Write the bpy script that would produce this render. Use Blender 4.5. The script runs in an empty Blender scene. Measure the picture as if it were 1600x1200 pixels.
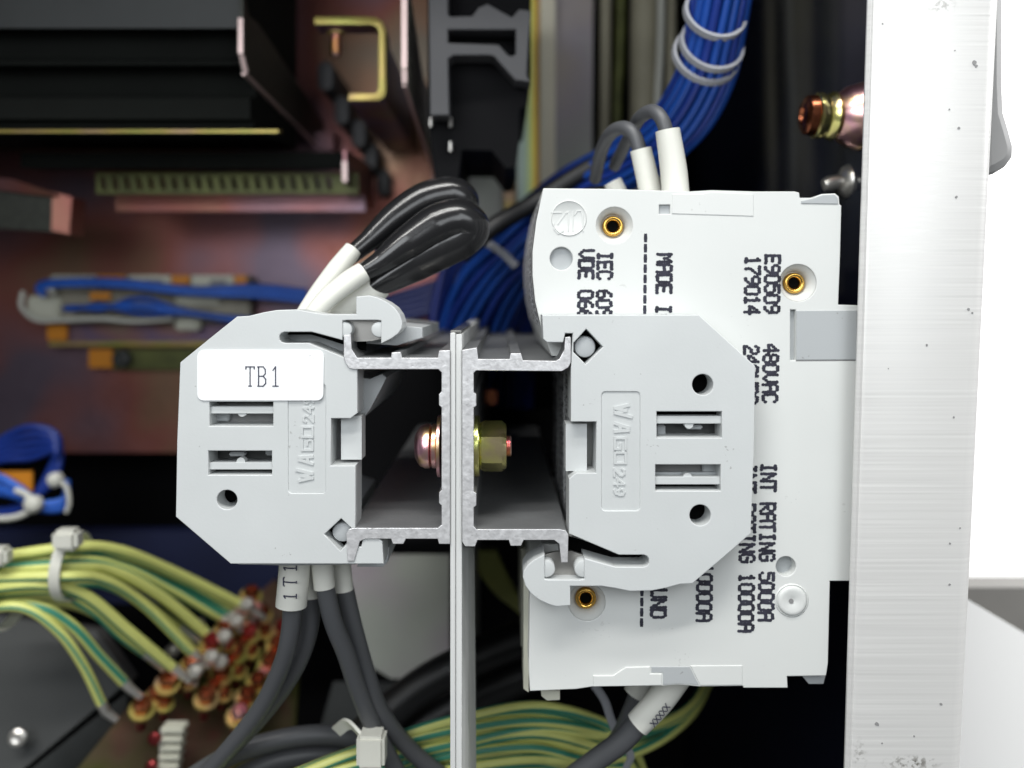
import bpy, bmesh, math, random
from mathutils import Vector, Matrix
from mathutils.geometry import tessellate_polygon
R = math.radians
C = bpy.context.scene.collection
U = 1e-4            # one photograph pixel at the front plane is 0.1 mm
D = 1300.0          # camera distance in those units
VX, VY = 785.0, 470.0
random.seed(7)

# ------------------------------------------------------------------ camera, light, exposure
sc = bpy.context.scene
cam = bpy.data.objects.new('camera', bpy.data.cameras.new('camera'))
C.objects.link(cam)
cam.location = (0, 0, D * U)
cam.data.sensor_width = 36.0
cam.data.lens = 36.0 * D / 1600.0
cam.data.shift_x = (800 - VX) / 1600.0
cam.data.shift_y = -(600 - VY) / 1600.0
cam.data.clip_start = 0.002
cam.data.clip_end = 20
cam.data.dof.use_dof = True
cam.data.dof.focus_distance = (D + 25) * U
cam.data.dof.aperture_fstop = 11.0
sc.camera = cam

w = bpy.data.worlds.new('World'); sc.world = w; w.use_nodes = True
w.node_tree.nodes['Background'].inputs[0].default_value = (0.93, 0.97, 1.0, 1)
w.node_tree.nodes['Background'].inputs[1].default_value = 0.15

def area(name, loc, target, sx, sy, power, col=(1, 1, 1)):
    l = bpy.data.lights.new(name, 'AREA'); l.shape = 'RECTANGLE'
    l.size, l.size_y, l.energy, l.color = sx, sy, power, col
    o = bpy.data.objects.new(name, l); C.objects.link(o)
    o.location = Vector(loc)
    o.rotation_euler = (Vector(target) - Vector(loc)).to_track_quat('-Z', 'Y').to_euler()
    return o
area('ceiling_light', (-0.14, 0.55, 0.40), (0, -0.03, 0), 0.60, 0.05, 3.3, (1, 0.99, 0.96))
area('ceiling_light', (0.02, 0.60, 0.28), (0, -0.03, 0), 0.60, 0.05, 2.6, (1, 0.99, 0.96))
area('front_fill_light', (0.10, 0.07, 0.24), (0, -0.03, 0), 0.12, 0.16, 0.26, (0.93, 0.97, 1))  # added fill near the camera, brightens faces turned right
area('front_fill_light', (-0.11, 0.09, 0.24), (0, -0.03, 0), 0.14, 0.16, 0.40, (0.93, 0.97, 1))  # added near softbox fill, lifts the left side and back panel
area('wall_fill_light', (0.45, 0.25, -0.02), (0.45, -0.05, -0.5), 0.3, 0.3, 9.0)  # added lamp that whitens the wall, turned away from the cabinet

sc.view_settings.view_transform = 'Standard'
sc.view_settings.look = 'None'
sc.view_settings.exposure = -0.06
sc.view_settings.gamma = 1.0
sc.view_settings.use_curve_mapping = False

# ------------------------------------------------------------------ helpers
def W(px, py, z=0.0):
    s = (D - z) / D
    return Vector(((px - VX) * s, (VY - py) * s, z))
def inv(o):
    m = Matrix.LocRotScale(o.location, o.rotation_euler, o.scale)
    return (m if o.parent is None else world_m(o.parent) @ m)
def world_m(o): return inv(o)

def link(name, me, mats, parent=None):
    """me holds world coordinates in px units; stored in metres relative to the parent."""
    o = bpy.data.objects.new(name, me); C.objects.link(o)
    me.transform(Matrix.Scale(U, 4))
    if parent is not None:
        o.parent = parent
        me.transform(world_m(parent).inverted())
    else:
        c = Vector((0, 0, 0))
        n = len(me.vertices)
        for v in me.vertices: c += v.co
        if n: c /= n
        me.transform(Matrix.Translation(-c)); o.location = c
    for m in (mats if isinstance(mats, (list, tuple)) else [mats]): me.materials.append(m)
    return o
def tag(o, label=None, cat=None, group=None, kind=None):
    if label: o['label'] = label
    if cat: o['category'] = cat
    if group: o['group'] = group
    if kind: o['kind'] = kind
    return o
def thing(name, label, cat, loc, group=None, rotz=0, scale=(1, 1, 1)):
    o = bpy.data.objects.new(name, None); C.objects.link(o)
    o.empty_display_size = 0.005
    o.location = Vector(loc) * U; o.rotation_euler = (0, 0, rotz); o.scale = scale
    return tag(o, label, cat, group)
def kids(o): return [c for c in bpy.data.objects if c.parent == o]
def copy_tree(o, parent=None):
    c = o.copy(); C.objects.link(c); c.parent = parent
    for ch in kids(o): copy_tree(ch, c)
    return c
def finish(bm, name, mats, parent=None, smooth=30):
    bmesh.ops.recalc_face_normals(bm, faces=bm.faces)
    me = bpy.data.meshes.new(name); bm.to_mesh(me); bm.free()
    if smooth:
        me.shade_smooth(); me.set_sharp_from_angle(angle=R(smooth))
    return link(name, me, mats, parent)

def inset_loop(L, d):
    """move every corner d towards the left of the walking direction"""
    n = len(L); out = []
    for i in range(n):
        p, a, b = L[i], L[i - 1], L[(i + 1) % n]
        e1 = (p - a); e2 = (b - p)
        if e1.length < 1e-6 or e2.length < 1e-6: out.append(p.copy()); continue
        e1.normalize(); e2.normalize()
        n1, n2 = Vector((-e1.y, e1.x, 0)), Vector((-e2.y, e2.x, 0))
        m = n1 + n2
        if m.length < .2: out.append(p + n1 * d); continue
        m.normalize(); out.append(p + m * d / max(.45, m.dot(n1)))
    return out
def add_poly(bm, pts, z0, depth, holes=(), bevel=0.0, mi_front=0, mi_side=0):
    """pts: world px xy of the front outline; extruded away from the camera. The rim is rounded by bevel."""
    loops = []
    for j, L in enumerate([pts] + list(holes)):
        V = [Vector((p[0], p[1], 0)) for p in L]
        ar = sum(V[i - 1].x * V[i].y - V[i].x * V[i - 1].y for i in range(len(V)))
        if (ar > 0) != (j == 0): V.reverse()      # outline counter-clockwise, holes clockwise
        loops.append(V)
    steps = [(bevel, 0), (bevel * .3, bevel * .3), (0, bevel)] if bevel > 0 else [(0, 0)]
    rows = []
    for (d, h) in steps:
        rows.append([[bm.verts.new((v.x, v.y, z0 - h)) for v in (inset_loop(L, d) if d else L)] for L in loops])
    rows.append([[bm.verts.new((v.x, v.y, z0 - depth)) for v in L] for L in loops])
    for row, mi, rev in ((rows[0], mi_front, False), (rows[-1], mi_side, True)):
        flat = [v for L in row for v in L]
        for t in tessellate_polygon([[Vector((v.co.x, v.co.y, 0)) for v in L] for L in row]):
            try: bm.faces.new([flat[i] for i in (reversed(t) if rev else t)]).material_index = mi
            except ValueError: pass
    for k in range(len(rows) - 1):
        mi = mi_side if k == len(rows) - 2 else mi_front
        for A_, B_ in zip(rows[k], rows[k + 1]):
            n = len(A_)
            for i in range(n):
                try: bm.faces.new((A_[i], A_[(i + 1) % n], B_[(i + 1) % n], B_[i])).material_index = mi
                except ValueError: pass
def PX(pts, z): return [tuple(W(p[0], p[1], z)[:2]) for p in pts]
def plate(name, pts, z, depth, mats, parent=None, holes=(), bevel=0.0, mi_side=0, smooth=14):
    bm = bmesh.new()
    add_poly(bm, PX(pts, z), z, depth, [PX(h, z) for h in holes], bevel, 0, mi_side)
    return finish(bm, name, mats, parent, smooth)
def slab(name, pts3, thick, mats, parent=None, bevel=0.0):
    """flat polygon of world points given a thickness vector"""
    bm = bmesh.new(); t = Vector(thick)
    a = [bm.verts.new(p) for p in pts3]; b = [bm.verts.new(Vector(p) + t) for p in pts3]
    bm.faces.new(a); bm.faces.new(list(reversed(b)))
    n = len(a)
    for i in range(n): bm.faces.new((a[i], a[(i + 1) % n], b[(i + 1) % n], b[i]))
    if bevel: bmesh.ops.bevel(bm, geom=list(bm.edges), offset=bevel, segments=1, affect='EDGES')
    return finish(bm, name, mats, parent)
def add_box(bm, lo, hi, bevel=0.0, mi=0):
    m = Matrix.Translation((Vector(lo) + Vector(hi)) / 2) @ Matrix.Diagonal((*(Vector(hi) - Vector(lo)), 1))
    r = bmesh.ops.create_cube(bm, size=1, matrix=m)
    fs = {f for v in r['verts'] for f in v.link_faces}
    for f in fs: f.material_index = mi
    if bevel: bmesh.ops.bevel(bm, geom=list({e for v in r['verts'] for e in v.link_edges}), offset=bevel, segments=2, affect='EDGES')
def box(name, lo, hi, mats, parent=None, bevel=0.0):
    bm = bmesh.new(); add_box(bm, lo, hi, bevel); return finish(bm, name, mats, parent)
def pbox(name, x0, y0, x1, y1, z, depth, mats, parent=None, bevel=0.0):
    a, b = W(x0, y1, z), W(x1, y0, z)
    return box(name, (a.x, a.y, z - depth), (b.x, b.y, z), mats, parent, bevel)
def circ(cx, cy, r, n=28, ry=None):
    return [(cx + r * math.cos(2 * math.pi * i / n), cy + (ry or r) * math.sin(2 * math.pi * i / n)) for i in range(n)]
def smooth_path(P, sub=8):
    P = [Vector(p) for p in P]; out = []
    Q = [P[0] * 2 - P[1]] + P + [P[-1] * 2 - P[-2]]
    for i in range(1, len(Q) - 2):
        a, b, c, d = Q[i - 1], Q[i], Q[i + 1], Q[i + 2]
        for k in range(sub):
            t = k / sub
            out.append(0.5 * ((2 * b) + (c - a) * t + (2 * a - 5 * b + 4 * c - d) * t * t + (-a + 3 * b - 3 * c + d) * t ** 3))
    out.append(P[-1]); return out
def frames(path, up=Vector((0, 0, 1))):
    n = len(path); T = []
    for i in range(n):
        t = path[min(i + 1, n - 1)] - path[max(i - 1, 0)]
        T.append(t.normalized() if t.length > 1e-9 else Vector((1, 0, 0)))
    u = up - T[0] * up.dot(T[0])
    if u.length < 1e-3: u = Vector((0, 1, 0)) - T[0] * T[0].y
    u.normalize(); out = []
    for i in range(n):
        u = u - T[i] * u.dot(T[i]); u.normalize()
        out.append((T[i], u, T[i].cross(u)))
    return out
def add_tube(bm, path, rad, seg=14, stripe=None, twist=0.0, phase=0.0, caps=True, flat=1.0, wall=0.0):
    F = frames(path); rings = []; L = 0
    for i, p in enumerate(path):
        if i: L += (path[i] - path[i - 1]).length
        r = rad[min(i, len(rad) - 1)] if isinstance(rad, (list, tuple)) else rad
        T, u, v = F[i]
        a0 = phase + twist * L
        rings.append([bm.verts.new(p + (u * math.cos(a0 + 2 * math.pi * k / seg) * flat + v * math.sin(a0 + 2 * math.pi * k / seg)) * r) for k in range(seg)])
    for i in range(len(rings) - 1):
        for k in range(seg):
            f = bm.faces.new((rings[i][k], rings[i][(k + 1) % seg], rings[i + 1][(k + 1) % seg], rings[i + 1][k]))
            f.smooth = True
            if stripe and (k in stripe): f.material_index = 1
    if caps:
        if wall:
            for ring, q, s, j in ((rings[0], path[0], 1, 0), (rings[-1], path[-1], -1, len(path) - 1)):
                inn = [bm.verts.new(q + (v.co - q) * (1 - wall)) for v in ring]
                ins = [bm.verts.new(v.co + F[j][0] * s * 14) for v in inn]
                for k in range(seg):
                    bm.faces.new((ring[k], ring[(k + 1) % seg], inn[(k + 1) % seg], inn[k]))
                    bm.faces.new((inn[k], inn[(k + 1) % seg], ins[(k + 1) % seg], ins[k]))
                bm.faces.new(ins)
        else:
            bm.faces.new(rings[0]); bm.faces.new(list(reversed(rings[-1])))
def tube(name, pts, rad, mats, parent=None, sub=8, **kw):
    """pts: (px, py, z)"""
    bm = bmesh.new()
    path = smooth_path([W(*p) for p in pts], sub)
    if isinstance(rad, (list, tuple)):
        n = len(path); m = len(rad) - 1
        rr = []
        for i in range(n):
            t = i / (n - 1) * m; k = min(int(t), m - 1); q = t - k
            rr.append(rad[k] * (1 - q) + rad[k + 1] * q)
        rad = rr
    add_tube(bm, path, rad, **kw)
    return finish(bm, name, mats, parent, 50)
def add_lathe(bm, c, axis, prof, n=32, mi=0):
    """prof: (distance along axis, radius)"""
    ax = Vector(axis).normalized(); u = ax.orthogonal().normalized(); v = ax.cross(u); c = Vector(c)
    rings = []
    for h, r in prof:
        if r < 1e-6: rings.append([bm.verts.new(c + ax * h)])
        else: rings.append([bm.verts.new(c + ax * h + (u * math.cos(2 * math.pi * k / n) + v * math.sin(2 * math.pi * k / n)) * r) for k in range(n)])
    for a, b in zip(rings, rings[1:]):
        for k in range(n):
            q = [a[k % len(a)], a[(k + 1) % len(a)], b[(k + 1) % len(b)], b[k % len(b)]]
            q = list(dict.fromkeys(q))
            if len(q) > 2:
                try: bm.faces.new(q).material_index = mi
                except ValueError: pass
def lathe(name, c, axis, prof, mats, parent=None, n=32, smooth=35):
    bm = bmesh.new(); add_lathe(bm, c, axis, prof, n); return finish(bm, name, mats, parent, smooth)

def seg_bar(bm, a, b, wdt, z0, depth):
    a, b = Vector(a), Vector(b); d = (b - a)
    if d.length < 1e-6: return
    d.normalize(); a -= d * wdt * 0.5; b += d * wdt * 0.5
    nrm = Vector((-d.y, d.x)) * wdt * 0.5
    z0 += random.uniform(0, 0.25)
    add_poly(bm, [a + nrm, b + nrm, b - nrm, a - nrm], z0, depth)
GL = {  # stroke letters in a 1 x 1.4 cell, y up
 'W': [[(-.05, 1.4), (.25, 0), (.5, 1.1), (.75, 0), (1.15, 1.7)]],
 'A': [[(.0, 0), (.45, 1.4), (.75, 1.4), (.85, 0)], [(.25, .5), (.8, .5)]],
 'G': [[(1, 1.4), (0, 1.4), (0, 0), (1, 0), (1, .7), (.55, .7)]],
 'O': [[(0, 0), (0, 1.4), (1, 1.4), (1, 0), (0, 0)]],
 '2': [[(0, 1.1), (.2, 1.4), (.7, 1.4), (.95, 1.1), (.85, .75), (0, 0), (1, 0)]],
 '4': [[(.75, 0), (.75, 1.4), (0, .45), (1, .45)]],
 '9': [[(.9, .75), (.3, .6), (.05, .9), (.15, 1.25), (.5, 1.4), (.85, 1.25), (.9, .8), (.7, .2), (.2, 0)]],
 '1': [[(.2, 1.15), (.5, 1.4), (.5, 0)], [(.2, 0), (.8, 0)]],
 'T': [[(0, 1.4), (1, 1.4)], [(.5, 1.4), (.5, 0)], [(.35, 0), (.65, 0)], [(0, 1.4), (0, 1.25)], [(1, 1.4), (1, 1.25)]],
 'B': [[(.1, 0), (.1, 1.4), (.65, 1.4), (.9, 1.2), (.9, .9), (.65, .72), (.1, .72)], [(.65, .72), (.95, .5), (.95, .2), (.65, 0), (0, 0)], [(0, 1.4), (.2, 1.4)]],
 'U': [[(0, 1.4), (0, .3), (.2, 0), (.8, 0), (1, .3), (1, 1.4)]],
 'E': [[(1, 1.4), (0, 1.4), (0, 0), (1, 0)], [(0, .7), (.8, .7)]],
 'L': [[(0, 1.4), (0, 0), (.9, 0)]],
 'X': [[(0, 0), (1, 1.4)], [(0, 1.4), (1, 0)]],
}
def strokes(name, text, org, adv, up, cell, sx, wdt, z0, depth, m, parent, sy=None):
    """text laid from world point org; adv and up are unit 2-vectors; cell = advance; sx = glyph scale"""
    bm = bmesh.new(); adv, up, org = Vector(adv), Vector(up), Vector(org)
    for i, ch in enumerate(text):
        for line in GL.get(ch, []):
            q = [org + adv * (i * cell + p[0] * sx) + up * p[1] * (sy or sx) for p in line]
            for a, b in zip(q, q[1:]): seg_bar(bm, a, b, wdt, z0, depth)
    return finish(bm, name, m, parent, 0)
DOT = {
 '0': ["01110","10001","10001","10001","10001","10001","01110"], '1': ["00100","01100","00100","00100","00100","00100","01110"],
 '2': ["01110","10001","00001","00110","01000","10000","11111"], '4': ["00010","00110","01010","10010","11111","00010","00010"],
 '5': ["11111","10000","11110","00001","00001","10001","01110"], '6': ["00110","01000","10000","11110","10001","10001","01110"],
 '7': ["11111","00001","00010","00100","01000","01000","01000"], '8': ["01110","10001","10001","01110","10001","10001","01110"],
 '9': ["01110","10001","10001","01111","00001","00010","01100"], 'A': ["01110","10001","10001","11111","10001","10001","10001"],
 'C': ["01110","10001","10000","10000","10000","10001","01110"], 'D': ["11110","10001","10001","10001","10001","10001","11110"],
 'E': ["11111","10000","10000","11110","10000","10000","11111"], 'G': ["01110","10001","10000","10111","10001","10001","01110"],
 'I': ["01110","00100","00100","00100","00100","00100","01110"], 'M': ["10001","11011","10101","10101","10001","10001","10001"],
 'N': ["10001","11001","11001","10101","10011","10011","10001"], 'O': ["01110","10001","10001","10001","10001","10001","01110"],
 'R': ["11110","10001","10001","11110","10100","10010","10001"], 'T': ["11111","00100","00100","00100","00100","00100","00100"],
 'U': ["10001","10001","10001","10001","10001","10001","01110"], 'V': ["10001","10001","10001","10001","10001","01010","00100"],
 '-': ["11111","11111","00000","00000","00000","00000","00000"], '|': ["00000","00000","00000","11111","11111","00000","00000"],
}
def dots(name, text, px, py, z, m, parent, pitch=15.5, height=25.0, slant=-0.0195, tail=None):
    """ink-jet print running down the picture, glyph tops to the right. (px,py) = upper right corner of the first glyph."""
    bm = bmesh.new(); cw, rh = pitch * 0.92 / 5, height / 7
    for i, ch in enumerate(text):
        g = DOT.get(ch)
        if not g: continue
        for r in range(7):
            for c in range(5):
                if g[r][c] == '1':
                    y = py + i * pitch + (c + .5) * cw; x = px - (r + .5) * rh + slant * (y - py)
                    x += random.uniform(-.5, .5); y += random.uniform(-.4, .4)
                    ctr = W(x, y, z)
                    s = (D - z) / D; zz = z + random.uniform(0.0, 0.5)
                    pts = [(ctr.x + s * rh * .86 * math.cos(a) * random.uniform(.9, 1.1), ctr.y + s * cw * .88 * math.sin(a) * random.uniform(.9, 1.15)) for a in [k * math.pi / 4 + .39 for k in range(8)]]
                    vs = [bm.verts.new((p[0], p[1], zz)) for p in pts]
                    bm.faces.new(vs)
    me = bpy.data.meshes.new(name); 
    for f in bm.faces:
        f.normal_update()
        if f.normal.z < 0: f.normal_flip()
    bm.to_mesh(me); bm.free()
    return link(name, me, m, parent)

# ------------------------------------------------------------------ materials
def mat(name, col, rough=0.5, metal=0.0, bump=0.0, bscale=900, var=0.0, vscale=60, speck=0.0, streak=None, ramp=None, rscale=20, coat=0.0, stretch=None, spec=0.5, rvar=0.0):
    m = bpy.data.materials.new(name); m.use_nodes = True
    N, K = m.node_tree.nodes, m.node_tree.links
    b = N['Principled BSDF']
    b.inputs['Base Color'].default_value = (*col, 1); b.inputs['Roughness'].default_value = rough
    b.inputs['Metallic'].default_value = metal; b.inputs['Coat Weight'].default_value = coat
    b.inputs['Specular IOR Level'].default_value = spec
    tc = N.new('ShaderNodeNewGeometry')
    def noise(scale, detail=3, vec=None, rough_=.5):
        n = N.new('ShaderNodeTexNoise'); n.inputs['Scale'].default_value = scale; n.inputs['Detail'].default_value = detail
        n.inputs['Roughness'].default_value = rough_
        K.new(vec if vec is not None else tc.outputs['Position'], n.inputs['Vector']); return n
    def mapped(sc_):
        q = N.new('ShaderNodeMapping'); q.inputs['Scale'].default_value = sc_
        K.new(tc.outputs['Position'], q.inputs['Vector']); return q.outputs['Vector']
    out = None
    if ramp:
        n = noise(rscale, 2, mapped(stretch) if stretch else None)
        r = N.new('ShaderNodeValToRGB'); K.new(n.outputs['Fac'], r.inputs['Fac'])
        e = r.color_ramp.elements
        while len(e) > 1: e.remove(e[-1])
        e[0].position, e[0].color = ramp[0][0], (*ramp[0][1], 1)
        for p, c in ramp[1:]:
            x = e.new(p); x.color = (*c, 1)
        out = r.outputs['Color']
    if var:
        n = noise(vscale, 4)
        mr = N.new('ShaderNodeMapRange'); mr.inputs[1].default_value = .3; mr.inputs[2].default_value = .7
        mr.inputs[3].default_value = 1 - var; mr.inputs[4].default_value = 1 + var
        K.new(n.outputs['Fac'], mr.inputs[0])
        mx = N.new('ShaderNodeMix'); mx.data_type = 'RGBA'; mx.blend_type = 'MULTIPLY'; mx.inputs[0].default_value = 1
        if out is not None: K.new(out, mx.inputs[6])
        else: mx.inputs[6].default_value = (*col, 1)
        cmb = N.new('ShaderNodeCombineColor')
        for k in range(3): K.new(mr.outputs[0], cmb.inputs[k])
        K.new(cmb.outputs[0], mx.inputs[7]); out = mx.outputs[2]
    if speck:
        n = noise(1700, 1)
        n2 = noise(160, 2)
        ad = N.new('ShaderNodeMath'); ad.operation = 'MULTIPLY'
        K.new(n.outputs['Fac'], ad.inputs[0]); K.new(n2.outputs['Fac'], ad.inputs[1])
        mr = N.new('ShaderNodeMapRange'); mr.inputs[1].default_value = .455; mr.inputs[2].default_value = .50
        K.new(ad.outputs[0], mr.inputs[0])
        sm = N.new('ShaderNodeMath'); sm.operation = 'MULTIPLY'; sm.inputs[1].default_value = speck; K.new(mr.outputs[0], sm.inputs[0])
        mx = N.new('ShaderNodeMix'); mx.data_type = 'RGBA'; K.new(sm.outputs[0], mx.inputs[0])
        if out is not None: K.new(out, mx.inputs[6])
        else: mx.inputs[6].default_value = (*col, 1)
        mx.inputs[7].default_value = (.12, .11, .10, 1); out = mx.outputs[2]
    if streak:
        # brushed grain: noise squeezed across one direction
        v = mapped(streak); n = noise(1.0, 5, v, .65)
        mr = N.new('ShaderNodeMapRange'); mr.inputs[1].default_value = .3; mr.inputs[2].default_value = .7
        mr.inputs[3].default_value = max(0, rough - .14); mr.inputs[4].default_value = rough + .16
        K.new(n.outputs['Fac'], mr.inputs[0]); K.new(mr.outputs[0], b.inputs['Roughness'])
        m2 = N.new('ShaderNodeMapRange'); m2.inputs[1].default_value = .3; m2.inputs[2].default_value = .7
        m2.inputs[3].default_value = .93; m2.inputs[4].default_value = 1.03
        K.new(n.outputs['Fac'], m2.inputs[0])
        mx = N.new('ShaderNodeMix'); mx.data_type = 'RGBA'; mx.blend_type = 'MULTIPLY'; mx.inputs[0].default_value = 1
        if out is not None: K.new(out, mx.inputs[6])
        else: mx.inputs[6].default_value = (*col, 1)
        cmb = N.new('ShaderNodeCombineColor')
        for k in range(3): K.new(m2.outputs[0], cmb.inputs[k])
        K.new(cmb.outputs[0], mx.inputs[7]); out = mx.outputs[2]
        bp = N.new('ShaderNodeBump'); bp.inputs['Strength'].default_value = .25; bp.inputs['Distance'].default_value = 2e-5
        K.new(n.outputs['Fac'], bp.inputs['Height']); K.new(bp.outputs['Normal'], b.inputs['Normal'])
    if bump:
        n = noise(bscale, 3)
        bp = N.new('ShaderNodeBump'); bp.inputs['Strength'].default_value = bump; bp.inputs['Distance'].default_value = 1e-4
        K.new(n.outputs['Fac'], bp.inputs['Height']); K.new(bp.outputs['Normal'], b.inputs['Normal'])
        if rvar:
            mr = N.new('ShaderNodeMapRange'); mr.inputs[3].default_value = max(.02, rough - rvar); mr.inputs[4].default_value = rough + rvar
            K.new(n.outputs['Fac'], mr.inputs[0]); K.new(mr.outputs[0], b.inputs['Roughness'])
    if out is not None: K.new(out, b.inputs['Base Color'])
    return m
M = {}
M['grey_plastic'] = mat('grey_plastic', (.53, .55, .55), .42, bump=.12, bscale=2200, var=.03, vscale=70, speck=.4)
M['white_plastic'] = mat('white_plastic', (.64, .655, .64), .45, bump=.08, bscale=2500, var=.02, vscale=60, speck=.15)
M['mid_plastic'] = mat('mid_plastic', (.40, .42, .43), .5, bump=.08, bscale=2500, var=.03, vscale=60, speck=.4)
M['cream_plastic'] = mat('cream_plastic', (.55, .55, .46), .5, bump=.05, bscale=1500)
M['sticker'] = mat('sticker', (.84, .85, .86), .4, bump=.06, bscale=700, var=.015, vscale=120, speck=.3)
M['ink'] = mat('ink', (.035, .035, .05), .7, bump=.05, var=.35, vscale=500, spec=.2)
M['thin_ink'] = mat('thin_ink', (.03, .03, .06), .6)
M['label_ink'] = mat('label_ink', (.02, .02, .02), .6)
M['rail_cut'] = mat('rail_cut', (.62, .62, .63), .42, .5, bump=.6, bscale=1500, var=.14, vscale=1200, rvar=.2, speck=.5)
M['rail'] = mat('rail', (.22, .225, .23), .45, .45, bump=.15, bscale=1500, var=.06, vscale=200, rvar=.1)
M['sheet'] = mat('sheet', (.66, .67, .66), .45, .15, streak=(3500, 25, 25))
M['steel_clip'] = mat('steel_clip', (.40, .39, .37), .35, .9, bump=.05, var=.06)
M['bright'] = mat('bright', (.75, .74, .70), .25, 1, bump=.3, bscale=900)
M['post'] = mat('post', (.70, .695, .68), .42, .25, streak=(14, 2200, 14))
M['brass'] = mat('brass', (.70, .42, .10), .22, 1, bump=.1, bscale=1500)
M['shade_black'] = mat('shade_black', (.004, .004, .004), .9, spec=.03)  # black that stands for shade in hollows
M['pink_zinc'] = mat('pink_zinc', (.83, .52, .42), .28, 1, bump=.12, bscale=500, ramp=[(.35, (.90, .62, .30)), (.5, (.90, .55, .50)), (.65, (.85, .45, .55))], rscale=260)
M['green_zinc'] = mat('green_zinc', (.78, .76, .30), .24, 1, bump=.2, bscale=700, ramp=[(.35, (.72, .76, .26)), (.5, (.92, .84, .32)), (.65, (.80, .66, .38))], rscale=220)
M['zinc_panel'] = mat('zinc_panel', (.3, .1, .1), .40, .75, bump=.25, bscale=700, speck=.2, rvar=.1,
                      ramp=[(.30, (.19, .155, .12)), (.40, (.27, .155, .10)), (.49, (.30, .11, .09)), (.56, (.27, .125, .13)), (.66, (.17, .13, .17))], rscale=20)
M['purple_zinc'] = mat('purple_zinc', (.3, .2, .25), .4, .6, bump=.25, bscale=800,
                       ramp=[(.3, (.24, .20, .13)), (.45, (.24, .13, .13)), (.55, (.17, .12, .20)), (.7, (.26, .15, .13))], rscale=45)
M['yellow_zinc'] = mat('yellow_zinc', (.6, .55, .15), .35, .5, bump=.25, bscale=700, ramp=[(.3, (.30, .33, .07)), (.5, (.45, .34, .10)), (.7, (.42, .28, .18))], rscale=80)
M['pale_zinc'] = mat('pale_zinc', (.36, .33, .35), .5, .25, bump=.1, var=.1, vscale=30, ramp=[(.35, (.40, .42, .38)), (.5, (.38, .34, .37)), (.65, (.44, .38, .33))], rscale=24)
M['dark_steel'] = mat('dark_steel', (.03, .032, .025), .5, .5, bump=.5, bscale=300, var=.3, vscale=500)
M['rough_steel'] = mat('rough_steel', (.34, .34, .28), .38, .8, bump=.9, bscale=260, var=.5, vscale=350)
M['rail_black'] = mat('rail_black', (.005, .006, .005), .8, bump=.3, bscale=1200, var=.2, spec=.15)
M['dull_dark'] = mat('dull_dark', (.035, .038, .038), .55, bump=.2, bscale=900, var=.15)
M['pink_edge'] = mat('pink_edge', (.55, .42, .40), .35, .5, bump=.3, bscale=400)
M['olive'] = mat('olive', (.10, .11, .03), .5, .3, bump=.3, bscale=400, var=.3, vscale=160)
M['black_plastic'] = mat('black_plastic', (.055, .055, .06), .5, bump=.15, bscale=2000)
M['deep_black'] = mat('deep_black', (.004, .004, .005), .7, spec=.12)
M['gloss_black'] = mat('gloss_black', (.010, .012, .024), .12, coat=.3, bump=.02, bscale=60)
M['shrink'] = mat('shrink', (.013, .013, .014), .20, bump=.5, bscale=170, coat=.15, speck=.1)
M['wire_grey'] = mat('wire_grey', (.085, .088, .095), .45, bump=.08, bscale=900)
M['wire_dark'] = mat('wire_dark', (.010, .010, .011), .45, bump=.05)
M['wire_blue'] = mat('wire_blue', (.010, .035, .24), .38, bump=.05, var=.15)
M['wire_relay_blue'] = mat('wire_relay_blue', (.03, .14, .62), .38, var=.15)
M['wire_bright_blue'] = mat('wire_bright_blue', (.010, .065, .34), .38, bump=.05, var=.15)
M['wire_navy'] = mat('wire_navy', (.008, .018, .13), .42, var=.2)
M['wire_yellow'] = mat('wire_yellow', (.62, .65, .20), .42, bump=.05, var=.08)
M['wire_green'] = mat('wire_green', (.045, .24, .16), .42, bump=.05)
M['sleeve'] = mat('sleeve', (.72, .72, .66), .42, bump=.05, bscale=1500)
M['tie'] = mat('tie', (.60, .60, .54), .4, bump=.05)
M['tie_grey'] = mat('tie_grey', (.33, .34, .37), .45)
M['orange'] = mat('orange', (.60, .22, .01), .5)
M['relay'] = mat('relay', (.26, .24, .19), .5, var=.3, vscale=150)
M['copper'] = mat('copper', (.42, .14, .07), .25, 1, bump=.2, bscale=500)
M['red_metal'] = mat('red_metal', (.42, .07, .07), .28, 1, bump=.2, bscale=500)
M['nickel'] = mat('nickel', (.66, .64, .60), .3, .8, bump=.3, bscale=500)
M['bar_metal'] = mat('bar_metal', (.15, .14, .06), .35, .7, bump=.2, bscale=300, ramp=[(.35, (.13, .14, .04)), (.5, (.18, .14, .08)), (.65, (.20, .10, .08))], rscale=60)
M['beige'] = mat('beige', (.40, .37, .27), .6, var=.15, vscale=30)
M['cream'] = mat('cream', (.84, .78, .62), .45, .1, var=.06, vscale=30)
M['room_white'] = mat('room_white', (.85, .85, .84), .8)
M['table_grey'] = mat('table_grey', (.16, .155, .145), .6, var=.05)
M['foot_grey'] = mat('foot_grey', (.24, .24, .24), .55, bump=.1)
M['blue_panel'] = mat('blue_panel', (.008, .012, .045), .5, var=.2, vscale=40)

# ------------------------------------------------------------------ the room beyond the cabinet
def quadbox(name, lo, hi, m, label=None):
    o = box(name, lo, hi, m); o['kind'] = 'structure'; return o
quadbox('wall', (900, -6000, -5200), (9000, 6000, -5100), M['room_white'])
quadbox('table', (1150, -1150, -860), (4200, -717, -780), M['table_grey'])
t = plate('white_board', [(1490, 922), (1527, 946), (1800, 1108), (1800, 1500), (1490, 1500)], -560, 12, M['room_white'])
tag(t, 'white board with a slanting top edge below the table edge, outside the cabinet', 'board')

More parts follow.
